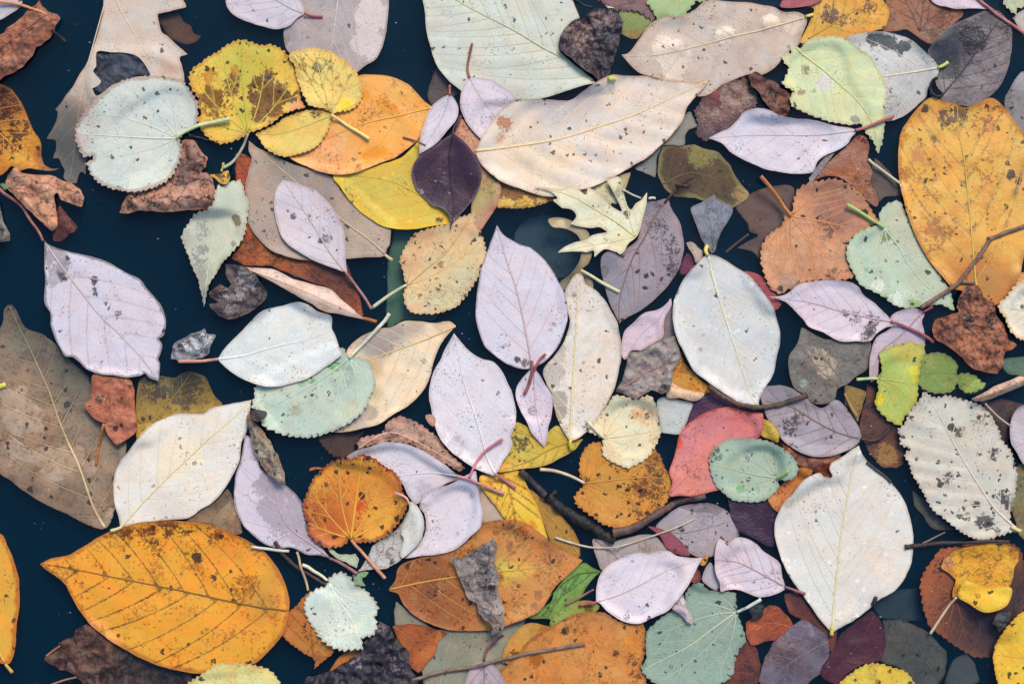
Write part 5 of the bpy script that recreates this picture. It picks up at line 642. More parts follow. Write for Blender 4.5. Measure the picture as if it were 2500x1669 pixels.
L('yellow leaf with olive blotches below the white-cream leaf', 'K', '40,210 70,140 110,60 140,-100 250,-60 330,-20 420,-80 500,10 585,8* 520,80 430,130 340,175 200,195 100,208', '#cfb648', nm='leaf', o=3, rib='580,10 400,60 230,150 60,205', n=5, va=44, vc='#a89438', vhc='#4c4428', vs=.6, p=[(170, 60, 60, '#6c6840', 'h', .6), (140, 120, 50, '#7c7444', 'h', .5), (240, 40, 50, '#6c683c', 'h', .5), (330, 20, 60, '#9c8c3c', 'h', .5), (430, 60, 60, '#ccae38', 's'), (60, 190, 40, '#e09c1c', 's', .8)], m=.3, spots=[(.2, 3.4, '#4c4428')])
L('large brown-orange leaf with dark spots and a yellow rib near the bottom', 'J', '915,968 955,900 970,830 1020,790 1150,750 1300,710 1420,650 1440,640 1470,560 1560,525 1660,515 1760,530 1829,560 1900,620 2000,700 2148,775* 2080,850 1970,950 1890,1080 1770,1150 1665,1190 1600,1215 1450,1228 1300,1222 1200,1190 1080,1130 1010,1060 970,990', '#cc8e4a', nm='oval_leaf', o=4, d=.0, rib='922,962 1150,915 1340,885 1620,850 1850,825 2140,777', n=9, va=48, vc='#c89a44', vr=2.6, p=[(1100, 950, 260, '#9c5c28', 's', 1), (1350, 1050, 200, '#985824', 's', 1), (1150, 1080, 140, '#8c4e24', 's', .9), (1650, 850, 70, '#dcc444', 's', .95), (1760, 840, 70, '#d8be4c', 's', .8), (1640, 760, 60, '#c8b85c', 's', .7), (1065, 785, 50, '#5c2808', 'h', .85), (1950, 680, 90, '#bc7a44', 's', .7), (1760, 600, 50, '#b8640c', 'h', .5), (1850, 870, 30, '#d0700c', 'h', .6)], spots=[(.8, 8, '#a06a40'), (.3, 4, '#4c3424')], m=.3, mc='#b4703c', b=[(1150, 1000, 250, -.6)], vs=.5, vhc='#5c4224')
L('ash grey curled strip of leaf lying across the brown-orange leaf', 'J', '1590,625 1605,680 1590,780 1620,870 1610,960 1645,1080 1650,1190 1620,1220 1560,1245* 1570,1180 1490,1110 1470,1050 1420,1020 1380,920 1340,830 1305,750 1370,760 1420,720 1500,680', '#a69c97', nm='curled_leaf', o=5, cr=1.4, crs=32, rg=[(1560, 660, 1590, 1200, 60, 4.0)], crack=.8, crackc='#3a3030', m=.5, mc='#7c7270', rag=2.5, p=[(1380, 900, 70, '#8c7c74', 's', .8), (1570, 930, 30, '#302420', 'h', .7), (1580, 1150, 40, '#7c6450', 's', .8)], spots=[(.12, 4, '#3c3234')])
L('orange-brown heart-shaped leaf with black dots and a cream stalk', 'K', '590,285 565,240 560,170 575,100 610,50 650,25 720,40 780,120 860,150 930,150 1000,110 1040,65* 1080,120 1100,180 1130,230 1160,250 1250,270* 1170,300 1140,350 1110,420 1070,470 1010,530 940,570 860,580 770,565 700,540 630,490 560,440 530,410 535,370 570,320', '#cf9236', nm='heart_shaped_leaf', o=4, ser=(6, 14), rib='596,287 800,265 1000,250 1235,270', vk='palm', pal=(-84, -52, -26, 26, 52, 84), vc='#c08838', p=[(1060, 170, 110, '#8c5228', 'h', .62), (1010, 300, 130, '#94582c', 'h', .52), (1040, 440, 110, '#985c30', 'h', .5), (900, 490, 50, '#84503c', 'h', .6), (700, 120, 110, '#cc9638', 's'), (760, 500, 80, '#cc9a44', 's'), (800, 190, 40, '#a84c0c', 'h', .5)], stalk='592,286 540,258 480,232 400,208 308,196', sc='#d8ccac', sc2='#c8a88c', sr=4.8, spots=[(.75, 6, '#2c2420'), (.35, 4, '#33241c'), (.2, 9, '#3c2c24')], peppr=.5, m=.35, mc='#b87a34', lift=.8)
L('dark violet leaf strip between the twig and the coral leaf', 'G', '1205,1365 1220,1290 1260,1200 1320,1140 1400,1090 1470,1130 1540,1180 1560,1230 1450,1260 1300,1330', '#53324f', nm='leaf', o=2, d=-.5, rough=.25)
L('pale blue-grey leaf just under water left of the violet strip', 'G', '1055,1160 1100,1130 1200,1150 1280,1170 1260,1240 1230,1330 1210,1370 1130,1365 1080,1350 1070,1270', '#c2c6c2', nm='leaf', o=1, d=-.3, spots=[(.16, 3, '#5c6060')])
L('coral red leaf with an orange rim in the lower right middle', 'K', '1145,170 1170,100 1195,-20 1240,-80 1330,-150 1420,-190 1530,-200 1640,-170 1728,-160* 1725,-80 1700,5* 1640,30 1560,60 1470,120 1430,180 1430,240 1465,325* 1380,345 1280,370 1190,365 1130,365 1150,280 1130,210', '#dd8684', nm='oval_leaf', o=4, rib='1140,345 1220,260 1300,190 1390,110 1550,-40 1720,-150', n=6, va=44, vc='#d8887c', p=[(1620, -170, 60, '#b4382c', 'h', .6), (1430, -190, 40, '#b8442c', 'h', .5), (1185, 30, 40, '#d8502c', 'h', .8), (1300, 280, 150, '#d88c7c', 's', .8), (1600, -60, 130, '#dc7c80', 's', .8), (1240, 70, 60, '#cc7880', 's', .6)], ec='#b8402c', ew=5, m=.25, mc='#cc7274', spots=[(.10, 3, '#8c4c4c')])
L('yellow scrap with black flecks beside the coral leaf', 'H', '160,1270 220,1290 260,1370 250,1420 180,1390 150,1370', '#d0b044', nm='leaf_scrap', o=3, spots=[(.35, 4, '#4c4024')])
L('rust brown leaf with an orange edge under the grey lilac leaf and white leaf', 'L', '270,30 330,60 400,100 480,120 560,110 640,90 660,150 620,250 560,260 500,220 420,190 350,140', '#965638', nm='leaf', o=1, d=.0, m=.7, mc='#4c2c24', p=[(550, 190, 40, '#8c3c10', 'h', .7), (310, 70, 40, '#c87030', 'h', .6)], cr=1.2)
L('orange leaf between the green round leaf and the white leaf', 'L', '370,190 470,200 440,260 380,320 320,400 260,470 190,390 240,330 290,290', '#d08440', nm='leaf', o=2, m=.4, rib='240,440 330,310 450,220', n=3, p=[(380, 220, 30, '#a85010', 'h', .6)])
L('grey-green round leaf with water blisters beside the coral leaf', 'L', '-180,110 -150,60 -80,10 0,0 100,0 200,20 280,60 340,110 378,180 370,220 330,260 250,262* 258,310 220,360 150,400 60,405 -30,390 -100,340 -150,280 -175,200', '#a9bfab', nm='round_leaf', o=5, ser=(4, 16), rib='246,252 100,230 -60,190 -170,170', vk='palm', pal=(-84, -54, -28, 28, 54, 80), vc='#b8c8a4', vr=2.4, p=[(20, 330, 30, '#7cac78', 'h', .8), (230, 100, 36, '#70a070', 'h', .6), (120, 330, 36, '#86b48c', 'h', .6), (60, 130, 36, '#b8d0c0', 'h', .6), (-150, 100, 50, '#5c6c4c', 'h', .55), (280, 80, 90, '#8ca494', 's', .6), (-100, 240, 90, '#98b0a0', 's', .6)], stalk='246,254 280,228 312,200', sc='#a8c878', sr=4.4, lift=1.5, spots=[(.25, 3, '#4c5c54')], m=.2)
L('dark violet wet leaf under the grey-green round leaf', 'L', '-55,330 0,390 80,400 180,380 230,430 255,490 245,600 230,690 160,670 90,630 20,600 -10,560 -45,480', '#402840', nm='leaf', o=1, d=-.4, rough=.2, spec=.5, m=.4, mc='#2c1c30')
L('grey mauve speckled leaf under the thin curved stem', 'K', '1050,560 1120,490 1200,440 1290,420 1390,415 1460,440 1520,480 1560,560 1580,610 1540,680 1450,740 1330,760 1250,720 1150,660 1050,610', '#aaa0a8', nm='oval_leaf', o=2, d=-.3, rib='1060,590 1250,600 1560,520', n=6, va=40, vc='#96888c', spots=[(.35, 3.4, '#55505a')], p=[(1350, 460, 90, '#8c848c', 'h', .5), (1210, 580, 26, '#4c4a50', 'h', .7)], m=.4)
L('beige grey leaf behind the large pinkish white leaf near the bottom', 'K', '650,640 750,660 850,640 950,615 1040,620 1100,680 1180,740 1100,780 900,800 780,830 710,845 670,760 650,700', '#b0a6a4', nm='oval_leaf', o=2, d=-.1, rib='660,650 760,720 860,830', n=4, vc='#8c7c74', p=[(960, 690, 60, '#8c7c6c', 'h', .5)], m=.4)
L('dark red sliver of leaf crossing the grey mauve leaf', 'K', '1000,562 1080,580 1150,610 1200,650 1240,700 1262,745 1180,735 1110,690 1070,620', '#964c58', nm='leaf', o=3)
L('lilac white leaf with a rolled corner beside the large white leaf', 'L', '-145,850 -150,760 -140,690 -115,640 -60,665 -10,630 60,640 120,670 170,720 230,760 270,800 285,870 305,960* 260,985 190,1005 130,1010 60,985 0,965 -60,960 -110,970 -115,920', '#dccfda', nm='oval_leaf', o=4, rib='305,946 200,890 100,835 0,790 -140,770', n=5, va=44, vc='#b89ca4', vr=2.6, stalk='300,945 350,962 430,990', sc='#8c5c64', sr=4.4, p=[(-80, 720, 70, '#b8acb8', 's', .8), (230, 880, 60, '#a89494', 'h', .42), (100, 655, 18, '#5c585c', 'h', .6), (-100, 900, 50, '#b0a6b0', 'h', .5)], vs=.4, vhc='#a89098', m=.15, lift=.4)
L('small grey lilac leaf piece under the rolled-corner leaf', 'K', '1390,790 1430,850 1460,900 1455,970 1380,940 1340,890', '#bab4c0', nm='leaf', o=2)
L('small dark red scrap above the teal green leaf', 'K', '1300,810 1330,860 1330,910 1290,920 1262,915 1280,860', '#965250', nm='leaf_scrap', o=2)
L('small orange scrap at the tip of the large pinkish white leaf', 'K', '1325,800 1345,755 1380,745 1375,785 1350,812', '#dc982c', nm='leaf_scrap', o=3, spots=[(.3, 4, '#4c3014')])
L('fresh green leaf with dark veins near the bottom', 'K', '590,795 640,820 700,850* 650,890 600,960 560,1030 480,1060 440,1100 370,1195* 370,1150 225,1150* 290,1100 380,1040 400,980 480,880 540,830', '#78a048', nm='oval_leaf', o=2, d=-.2, rib='698,852 550,870 420,960 235,1148', n=6, va=34, vc='#4c6c30', vhc='#33482c', vs=.7, m=.4, mc='#5c843c', spots=[(.14, 3.4, '#33482c')])
L('olive green leaf piece under the short red stalk near the bottom', 'K', '370,1195 400,1120 480,1060 560,1035 650,1040 690,1070 640,1120 520,1140 420,1185', '#94a44c', nm='leaf', o=1, d=-.2, p=[(620, 1080, 40, '#8c7410', 'h', .6), (450, 1090, 30, '#8c7414', 'h', .5)])
L('large pinkish white leaf with a short red stalk near the bottom', 'K', '665,1035* 670,940 690,870 740,810 810,770 880,740 960,725 1000,735 1070,715 1130,715 1180,745 1260,755 1340,755* 1310,810 1280,870 1240,940 1190,1010 1120,1090 1040,1130 960,1170 890,1175 820,1155 740,1100 690,1050', '#e1d8e3', nm='oval_leaf', o=5, rib='668,1038 800,1000 950,930 1100,850 1335,758', n=6, va=40, vc='#d8c4c8', vr=2.8, stalk='668,1040 620,1050 560,1060', sc='#b0504c', sr=4.6, p=[(995, 1058, 16, '#5c4c5c', 'h', .8), (870, 1105, 14, '#8c7c8c', 'h', .6)], m=.1, spots=[(.02, 4, '#6c6068')], lift=.8)
L('ochre leaf with a brown wet rim at the bottom under the long twig', 'K', '65,1430 70,1390 90,1320 130,1260 200,1190 270,1175 340,1190 380,1210 300,1270 240,1330 150,1420', '#cf9e44', nm='leaf', o=2, m=.4, mc='#a87434', p=[(150, 1370, 30, '#8c5410', 'h', .6)], spots=[(.15, 4, '#5c4024')])
L('large dull orange leaf with a ragged side at the bottom edge', 'K', '50,1490 150,1400 240,1280 330,1220 420,1180 520,1120 620,1105 720,1110 800,1160 870,1180 960,1180 980,1260 975,1380 950,1460 985,1540 970,1650 700,1750 300,1750 100,1640', '#d49044', nm='oval_leaf', o=3, ser=(4, 14), rib='500,1740 600,1480 720,1130', n=6, va=46, vc='#c8843c', p=[(270, 1400, 60, '#a85c08', 'h', .75), (460, 1220, 30, '#33302c', 'h', .8), (920, 1520, 60, '#a0580c', 'h', .6), (900, 1280, 90, '#dc9028', 's', .8), (700, 1150, 110, '#c88450', 's', .7), (800, 1370, 30, '#6c4a34', 'h', .6), (910, 1400, 50, '#8c5424', 'h', .5), (350, 1560, 150, '#d88c3c', 's')], m=.5, mc='#bc7838', spots=[(.2, 3.6, '#5c3c28')], ec='#8c501c', ew=7, es=.6)
L('small mauve leaf with an upright red-brown stalk at the bottom edge', 'J', '1520,1410* 1580,1440 1630,1500 1660,1568 1640,1700 1520,1800 1400,1700 1395,1568 1420,1490 1460,1430', '#bcaab4', nm='oval_leaf', o=6, rib='1520,1415 1522,1500 1520,1780', n=5, va=40, vc='#8c6c74', stalk='1520,1412 1530,1370 1550,1330 1610,1270 1645,1230', sc='#84545c', sc2='#6c4040', sr=4.2, vs=.5, vhc='#8c747c', lift=4, m=.3)
L('teal green heart-shaped leaf with pale veins at the bottom', 'K', '1330,915 1380,960 1470,975 1550,985 1560,1050 1565,1110* 1600,1200 1618,1290 1580,1340 1550,1420 1540,1500 1470,1560 1350,1600 1200,1620 1080,1580 1000,1530 950,1460 985,1400 980,1330 990,1230 1040,1180 1110,1120 1180,1080 1230,1050 1240,980 1280,930', '#94ac9c', nm='heart_shaped_leaf', o=3, ser=(4, 17), rib='1560,1106 1400,1220 1250,1330 970,1470', vk='palm', pal=(-80, -52, -26, 27, 52, 80), vc='#c0ccb4', vr=3.0, stalk='1562,1106 1600,1085 1640,1060 1712,1018', sc='#c8d0c8', sr=5, p=[(1520, 1110, 30, '#b89c6c', 'h', .7), (960, 1440, 40, '#74945c', 'h', .6), (1100, 1250, 150, '#88a898', 's', .7), (1300, 1000, 100, '#86a696', 's', .7)], spots=[(.22, 3.4, '#4c6058'), (.06, 6, '#3c4844')], m=.25, puff=.8, lift=.5)
L('pale twisted scrap of leaf on the teal green leaf', 'K', '1220,990 1235,1060 1270,1130 1278,1175* 1240,1160 1190,1110 1145,1080 1180,1030', '#c8bcc4', nm='leaf_scrap', o=4, cr=1.2, crs=26, cup=.9)
L('grey-purple spotted leaf with a brown rib behind the cream lobed leaf', 'G', '980,-100 1050,-115 1120,-125 1150,-60 1195,10 1215,80 1228,180 1200,300 1150,390 1080,470 980,560 880,620 815,665* 780,590 750,530 725,430 700,330 705,240 760,200 820,230 870,180 930,130 950,30', '#a0939c', nm='oval_leaf', o=2, d=.1, rib='1105,-105 1040,-10 975,120 900,250 850,390 815,520 812,655', n=6, va=36, vc='#86685c', vr=2.8, stalk='1105,-105 1150,-160 1190,-200 1240,-240 1285,-268', sc='#54403c', sc2='#3a2c2c', sr=4, p=[(760, 420, 100, '#7c8494', 's', .95), (740, 280, 70, '#7a8292', 's', .95), (1050, -60, 100, '#6c6a78', 's', .9), (1150, 150, 80, '#55525c', 'h', .5), (1170, 300, 60, '#5c5860', 'h', .5), (960, 550, 110, '#86848c', 's', .8), (1060, 60, 90, '#4c4850', 'h', .46)], b=[(730, 330, 70, -1.3), (1050, -80, 60, -.8)], spots=[(.3, 4.5, '#333038'), (.1, 8, '#2c2a30')], m=.35, lift=3)
L('slate leaf scrap in open water right of the cream lobed leaf', 'C', '1270,1330 1340,1290 1420,1240* 1440,1270 1500,1300 1540,1340 1500,1420 1460,1490 1440,1540 1425,1600 1400,1610 1370,1570 1330,1500 1300,1420', '#868e9c', nm='leaf', o=1, d=-.5, m=.4, crack=.5, b=[(1400, 1550, 60, -1.0)], vs_=['1410,1600 1400,1450 1350,1300', '1410,1600 1430,1420 1500,1320'], n2=2, vc='#6c6c74')
L('crimson leaf edge showing under the large silvery white leaf', 'G', '1200,330 1240,220 1290,240 1320,300 1260,340 1210,350', '#6c2c50', nm='leaf', o=1, d=-.4)
L('dusky red leaf between the silvery white leaf and the brown round leaf', 'H', '40,335 110,340 170,380 220,450 260,500 280,540 240,580 190,520 130,430 60,380', '#a05058', nm='leaf', o=1, d=.0)
L('beige scrap beside the top of the silvery white leaf', 'G', '1235,150 1270,140 1310,170 1350,210 1340,260 1300,280 1280,230', '#b8aea4', nm='leaf_scrap', o=2)
L('orange leaf with a pale curled flap left of the long twig', 'G', '1200,840 1230,920 1290,980 1350,1040 1410,1070 1370,1110 1250,1110 1140,1060 1145,960', '#d09438', nm='leaf', o=2, p=[(1170, 970, 40, '#c07c08', 'h', .6), (1300, 1080, 40, '#b87010', 'h', .5)], rough=.3, fl=[dict(outline='1140,1045 1180,1060 1230,1085 1300,1100 1355,1110 1320,1150 1280,1160 1200,1140 1115,1130', c='#ecccaa', part_label='pale curled flap', rg=[(1140, 1090, 1330, 1130, 26, 1.4)], m=.3, mc='#d8ac84', cr=.8)])
L('grey leaf sliver behind the small pink leaf', 'G', '1140,540 1165,680 1160,750 1090,775 1080,700 1110,620', '#867a82', nm='leaf', o=2, m=.4)
L('small pink leaf with a curled tip left of the silvery white leaf', 'G', '1140,505* 1145,550 1120,600 1100,650 1090,750 1030,790 970,830 890,840 870,880 850,895* 830,870 830,790 850,710 900,660 970,600 1050,580 1100,550', '#d8c7d6', nm='oval_leaf', o=4, rib='1138,512 1060,640 960,730 852,888', n=4, va=36, vc='#d4b8c8', m=.15, spots=[(.03, 3, '#6c5c68')])
L('crumpled grey-brown leaf with a red rib below the small pink leaf', 'G', '1165,740* 1190,800 1200,880 1180,930 1150,960 1145,1030 1130,1090 1080,1110 1020,1090 970,1120 910,1145 850,1120 790,1100 800,1070 830,1030 850,950 870,850 930,840 1000,800 1080,770', '#aca19c', nm='curled_leaf', o=5, rib='790,1092 900,1030 1000,970 1195,892', n=5, va=52, vc='#a87468', vr=3.2, cr=1.2, crs=36, m=.45, mc='#8c8280', crack=.3, ec='#5c4c48', ew=5, p=[(1100, 1090, 40, '#4c3c38', 'h', .6), (850, 1090, 60, '#8c8a90', 's', .7)])
L('cream leaf with a grey torn left half below the centre', 'G', '545,345 580,360 600,410 650,440 710,500 760,580 800,660 820,760 825,880 810,960 790,1060 750,1150 700,1240 640,1320 560,1390 500,1415* 470,1370 430,1300 400,1200 380,1100 350,1050 330,960 400,870 450,800 490,700 500,640 470,540 470,460 500,400', '#e8ded2', nm='oval_leaf', o=4, rib='503,1412 510,1200 520,1000 535,750 545,560 545,355', n=8, va=42, vc='#e8d8a4', vr=3.4, p=[(400, 980, 80, '#c0b8b0', 'h', 1), (430, 850, 60, '#c2bab2', 'h', .95), (480, 720, 50, '#ccc6c0', 'h', .9), (420, 1130, 50, '#b0a698', 'h', 1), (430, 1230, 45, '#ac9c8c', 'h', 1), (440, 1220, 26, '#5c4c3c', 'h', .6), (540, 420, 70, '#d2cac2', 's', .8), (470, 1340, 40, '#c4b8b0', 'h', .8), (700, 1180, 40, '#b8aca8', 'h', .5), (510, 480, 40, '#8c7c70', 'h', .42)], stalk='503,1400 500,1430 512,1472', sc='#d8c850', sr=6, spots=[(.08, 4.5, '#5c5854'), (.06, 3, '#4c4846')], m=.15, ec='#b09880', ew=4, crack=.10)
L('cream yellow round leaf with orange stains and a pale stalk', 'G', '780,1120 850,1130 920,1150 1000,1120 1040,1180 1060,1240 1060,1300 1080,1350 1060,1410 1030,1470 990,1520 940,1555 870,1580 800,1560 740,1530 705,1490 710,1400* 690,1385 640,1365 620,1340 680,1260 740,1180', '#eae0bb', nm='round_leaf', o=5, ser=(5, 15), rib='716,1394 850,1380 1065,1345', vk='palm', pal=(-84, -54, -27, 27, 54, 84), vc='#dccf9c', p=[(930, 1230, 60, '#d8a070', 'h', .52), (1000, 1280, 60, '#d49c6c', 'h', .5), (950, 1320, 50, '#c88c5c', 'h', .4), (760, 1500, 60, '#e0bc94', 's', .6), (1040, 1400, 40, '#cc9c6c', 'h', .45)], stalk='714,1392 680,1362 650,1330 608,1284', sc='#dcd4b0', sr=4.4, spots=[(.12, 4, '#54483c'), (.15, 3, '#8c6c4c')], m=.15, lift=.8, cr=.8)
L('large silvery white leaf with a stubby yellow stalk right of centre', 'G', '1375,225* 1430,235 1500,270 1560,310 1630,350 1690,420 1740,490 1790,560 1820,650 1840,720 1838,790 1820,870 1810,920 1790,1000 1740,1070 1700,1150 1690,1190 1620,1180 1530,1140 1450,1090 1370,1030 1290,970 1240,890 1200,810 1165,720 1152,620 1155,540 1180,470 1220,390 1280,310 1340,250', '#d2d5d5', nm='oval_leaf', o=5, rib='1374,222 1410,370 1470,570 1530,750 1590,930 1650,1120 1688,1185', n=8, va=40, vc='#e6e0c0', vr=3.4, stalk='1376,235 1358,200 1378,168', sc='#d8cc70', sr=6, m=.18, mc='#c8cacc', p=[(1300, 930, 60, '#bcc0c6', 'h', .5), (1500, 1000, 110, '#e2e4e2', 's', .6), (1700, 1140, 50, '#9c9ea0', 'h', .6), (1180, 470, 20, '#3c3438', 'h', .7)], spots=[(.04, 4.5, '#5c6068'), (.2, 4, '#e6e6e4')], ec='#8c8484', ew=4, net=.10, lift=1)
L('large white leaf with a bite in its top at lower right', 'L', '765,45* 790,100 840,160 910,220 980,280 1040,360 1080,440 1105,530 1120,620 1120,700 1110,780 1070,880 1000,970 900,1030 830,1090 750,1150 680,1190 600,1235* 540,1170 480,1090 420,1000 350,910 300,820 260,720 235,620 240,520 270,440 310,380 340,350 380,290 440,240 510,215 540,240* 590,250 600,235* 575,190 590,155* 650,120 710,75', '#dfdcd4', nm='oval_leaf', o=6, rib='600,1230 615,1050 640,800 670,550 710,320 745,120 764,55', n=8, va=38, vc='#dedab0', vr=3.4, stalk='601,1195 597,1222 598,1252', sc='#d0c85c', sr=5.5, m=.15, mc='#d8d4cc', p=[(320, 410, 40, '#c8bca8', 'h', .8), (900, 770, 80, '#e8d8cc', 's', .6), (840, 1020, 80, '#ccc8c4', 's', .6), (495, 478, 14, '#3c3c40', 'h', .9), (1015, 600, 14, '#33383c', 'h', .9)], spots=[(.25, 4, '#efefec'), (.04, 4, '#7c7c7c')], ec='#b0a494', ew=4, net=.08, rg=[(640, 1170, 960, 920, 24, .7)])
L('folded golden yellow leaf with a pale stalk at lower right', 'L', '1400,700 1480,690 1600,670 1700,670 1760,690 1795,720 1790,770 1765,820 1760,880 1740,930 1720,960 1715,1030 1680,1070 1600,1100 1530,1090 1470,1050 1400,1010 1370,1015 1375,950 1390,900 1340,850 1300,820 1310,770 1360,730', '#e3ac2c', nm='curled_leaf', o=5, rib='1390,1005 1480,880 1560,800 1720,690', n=4, va=40, vc='#e0b038', p=[(1340, 800, 45, '#d09070', 's', .9), (1340, 860, 40, '#b4581c', 's', .9), (1740, 710, 40, '#a86c24', 'h', .6), (1380, 980, 40, '#b0641c', 's', .7), (1560, 910, 60, '#cc9410', 's', .7), (1770, 750, 36, '#b05c1c', 'h', .5)], stalk='1390,1008 1350,1065 1290,1155 1230,1248', sc='#c8b49c', sr=4, spots=[(.14, 5, '#33281c')], m=.25, lift=-.2, fl=[dict(outline='1400,1005 1410,940 1440,905 1520,920 1600,940 1730,948 1718,1030 1680,1070 1600,1100 1530,1090 1470,1050', c='#ecc438', part_label='brighter yellow folded-over lobe', m=.2, rg=[(1430, 915, 1720, 945, 30, 1.5)], p=[(1525, 1000, 24, '#9c8c10', 'h', .5), (1415, 940, 30, '#2c2014', 'h', .6)], spots=[(.08, 4, '#4c3c14')])])
L('bright yellow dotted leaf cut by the right edge at the bottom', 'L', '1829,1100 1770,1120 1710,1180 1660,1270 1630,1380 1640,1480 1660,1568 1720,1650 1900,1680 2000,1400 1950,1150', '#e6be34', nm='round_leaf', o=5, ser=(3, 14), rib='1990,1420 1850,1400 1650,1380', n=5, vc='#d8b440', spots=[(.6, 5, '#3c3018')], m=.3, mc='#dca82c')
L('yellow round leaf with a dark hole at the bottom edge', 'L', '650,1568 690,1520 740,1480 830,1440 920,1440 990,1460 1060,1480 1100,1510 1130,1568 1120,1700 900,1800 680,1720', '#dcc648', nm='round_leaf', o=5, ser=(5, 15), rib='900,1790 890,1650 870,1450', vk='palm', vc='#c8b43c', p=[(895, 1550, 18, '#1c1814', 'h', 1), (840, 1490, 60, '#b0a03c', 'h', .5), (1000, 1480, 70, '#d0b434', 's')], spots=[(.2, 4, '#5c5424')], m=.35)
L('dark grey scrap of rotten leaf near the bright yellow dotted leaf', 'L', '1620,1170 1660,1110 1740,1095 1730,1140 1700,1180 1665,1240 1640,1200', '#4c5058', nm='leaf_scrap', o=2, d=-.2, cr=1.2, crs=20, rag=4, m=.7, mc='#2c3036')
L('black scrap of rotten leaf at the stalk end of the teal green leaf', 'L', '60,1060 100,1030 150,1040 160,1090 140,1140 90,1150 65,1110', '#2c3238', nm='leaf_scrap', o=4, cr=1.2, crs=18, rag=4, m=.6)
L('dark scrap of leaf by the torn left end of the pale green leaf', 'F', '50,1215 100,1205 150,1230 130,1265 90,1285 60,1260', '#4c4444', nm='leaf_scrap', o=6, cr=1.2, crs=18, rag=3)
# ------------------------------------------------------------------ twigs and loose stems
stem('thick wet black twig in the water left of the heart-shaped leaf', 'K', '362,362 420,425 500,480 560,520 640,565 700,605 745,632 785,650', 12, '#100f13', '#28221f', r1=13, lump=.32, bark=1, lift=0, rough=.3, parts=(('knot', '372,372 395,350 415,352', 8, 6),))
stem('dark brown twig sunk between the yellow leaf and the black twig', 'K', '185,205 240,262 300,320 345,362', 9, '#4a3c40', '#33303a', r1=8, lump=.1, bark=.6, minz=-2.5)
stem('dim brown twig sunk along the heart-shaped leaf', 'K', '770,600 900,570 1050,480 1180,415 1360,365', 11, '#6c5048', '#4c3c3c', r1=7, lump=.1, bark=.6, minz=-3)
stem('long brown twig with a side shoot on the orange-yellow leaf', 'H', '1829,45 1780,62 1720,82 1660,105 1610,130 1580,170 1550,220 1480,310 1410,400 1350,445 1300,480 1230,525 1160,565', 5, '#6e544c', '#8a6a5c', r1=5.5, lump=.15, bark=.7, lift=0, parts=(('side_shoot', '1410,404 1450,406 1510,412', 3.5, 2.5), ('bud', '1595,130 1610,122 1625,128', 7, 5)))
stem('knobbly dark brown twig under the large silvery white leaf', 'H', '-190,1065 -130,1110 -60,1150 10,1180 100,1195 220,1190 330,1160 400,1135 442,1118', 6, '#42342e', '#6a5044', r1=6, lump=.22, bark=.9)
stem('thin black-brown twig touching the right side of the white leaf', 'L', '1072,690 1130,684 1180,680 1300,668 1430,665 1520,655 1600,650 1730,655', 5.5, '#2e2628', '#4a3434', r1=4, lump=.2, bark=.8, parts=(('twig_end', '1066,690 1085,689 1100,687', 7, 6),))
stem('long grey-brown twig crossing the leaves at the bottom', 'J', '1060,1532 1150,1512 1290,1480 1450,1455 1560,1420 1680,1395 1800,1365 1918,1348 2040,1328 2165,1308', 4.2, '#8c7664', '#6a564c', r1=4.6, lump=.12, bark=.6)
stem('crooked dark twig above the pale mint leaf', 'J', '190,655 215,700 240,740 290,790 350,838 400,865 440,890 515,928', 5, '#33282a', '#5c3c38', r1=3.5, lump=.2, bark=.8, lift=0)
stem('short white grass stem left of the crooked dark twig', 'J', '40,690 115,700 200,710 280,718', 3.6, '#ccd0c4', r1=3.4, cat='stem', nm='grass_stem')
stem('tan grass stem hanging from the crooked dark twig', 'J', '328,722 345,775 360,830 382,900 402,965', 3.2, '#b8a080', r1=3, cat='stem', nm='grass_stem')
stem('thin curved straw stem above the large pinkish white leaf', 'K', '405,632 470,655 600,690 700,698 800,688 900,665 1050,612 1200,560 1300,510', 2.8, '#b8a898', '#d0c8b4', r1=1.8, cat='stem', nm='grass_stem')
stem('short black twig at the top left beside the rusty leaf', 'A', '345,200 370,225 400,250 420,278', 3.8, '#1c1a1c', r1=4.5, lump=.15, bark=.6)
stem('short black stalk in the water below the mint grey round leaf', 'A', '1215,868 1250,878 1290,885 1335,902', 3.4, '#16181c', r1=3)
stem('cut yellow stalk end at the left edge', 'E', '-40,1085 0,1068 40,1054', 6, '#d8cc58', r1=6.5, cat='stem', nm='leaf_stalk')
stem('thin dark splinter lying on the orange leaf', 'B', '1003,878 1060,895 1110,915 1152,936', 2.4, '#7a5c4c', r1=1.6)
stem('pale curved stem left of the large orange-yellow leaf', 'D', '832,1018 860,1045 900,1070 970,1122 1030,1172', 3.6, '#c8c4a4', r1=3, cat='stem', nm='leaf_stalk')
stem('pale straight stem in front of the sunk brown leaf at the right edge', 'H', '1562,1172 1640,1240 1725,1312', 2.8, '#b8a898', r1=2.4, cat='stem', nm='grass_stem')
stem('green-yellow bud stub at the upper rim of the large peach leaf', 'C', '742,520 760,514 790,514', 6, '#c0cc58', r1=6, cat='stem', nm='leaf_stalk')
stem('thin dark twig at the top beside the black crumpled leaf', 'C', '515,-10 560,20 600,40 650,48', 3.4, '#2c2428', r1=2, lump=.1)
stem('black stub of a twig at the lower rim of the white leaf', 'L', '880,1005 874,1030 862,1060', 4.5, '#242022', r1=6, lump=.2, bark=.7)
stem('dark splinter along the upper right rim of the white leaf', 'L', '822,150 870,192 930,235 978,282', 3.4, '#4a3a34', r1=3, lump=.15, bark=.6, minz=-1.5)
stem('thin brown grass stem sticking out of the sunk leaf at bottom left', 'I', '300,1386 345,1350 386,1322', 2.4, '#a8704a', r1=2, cat='stem', nm='grass_stem')
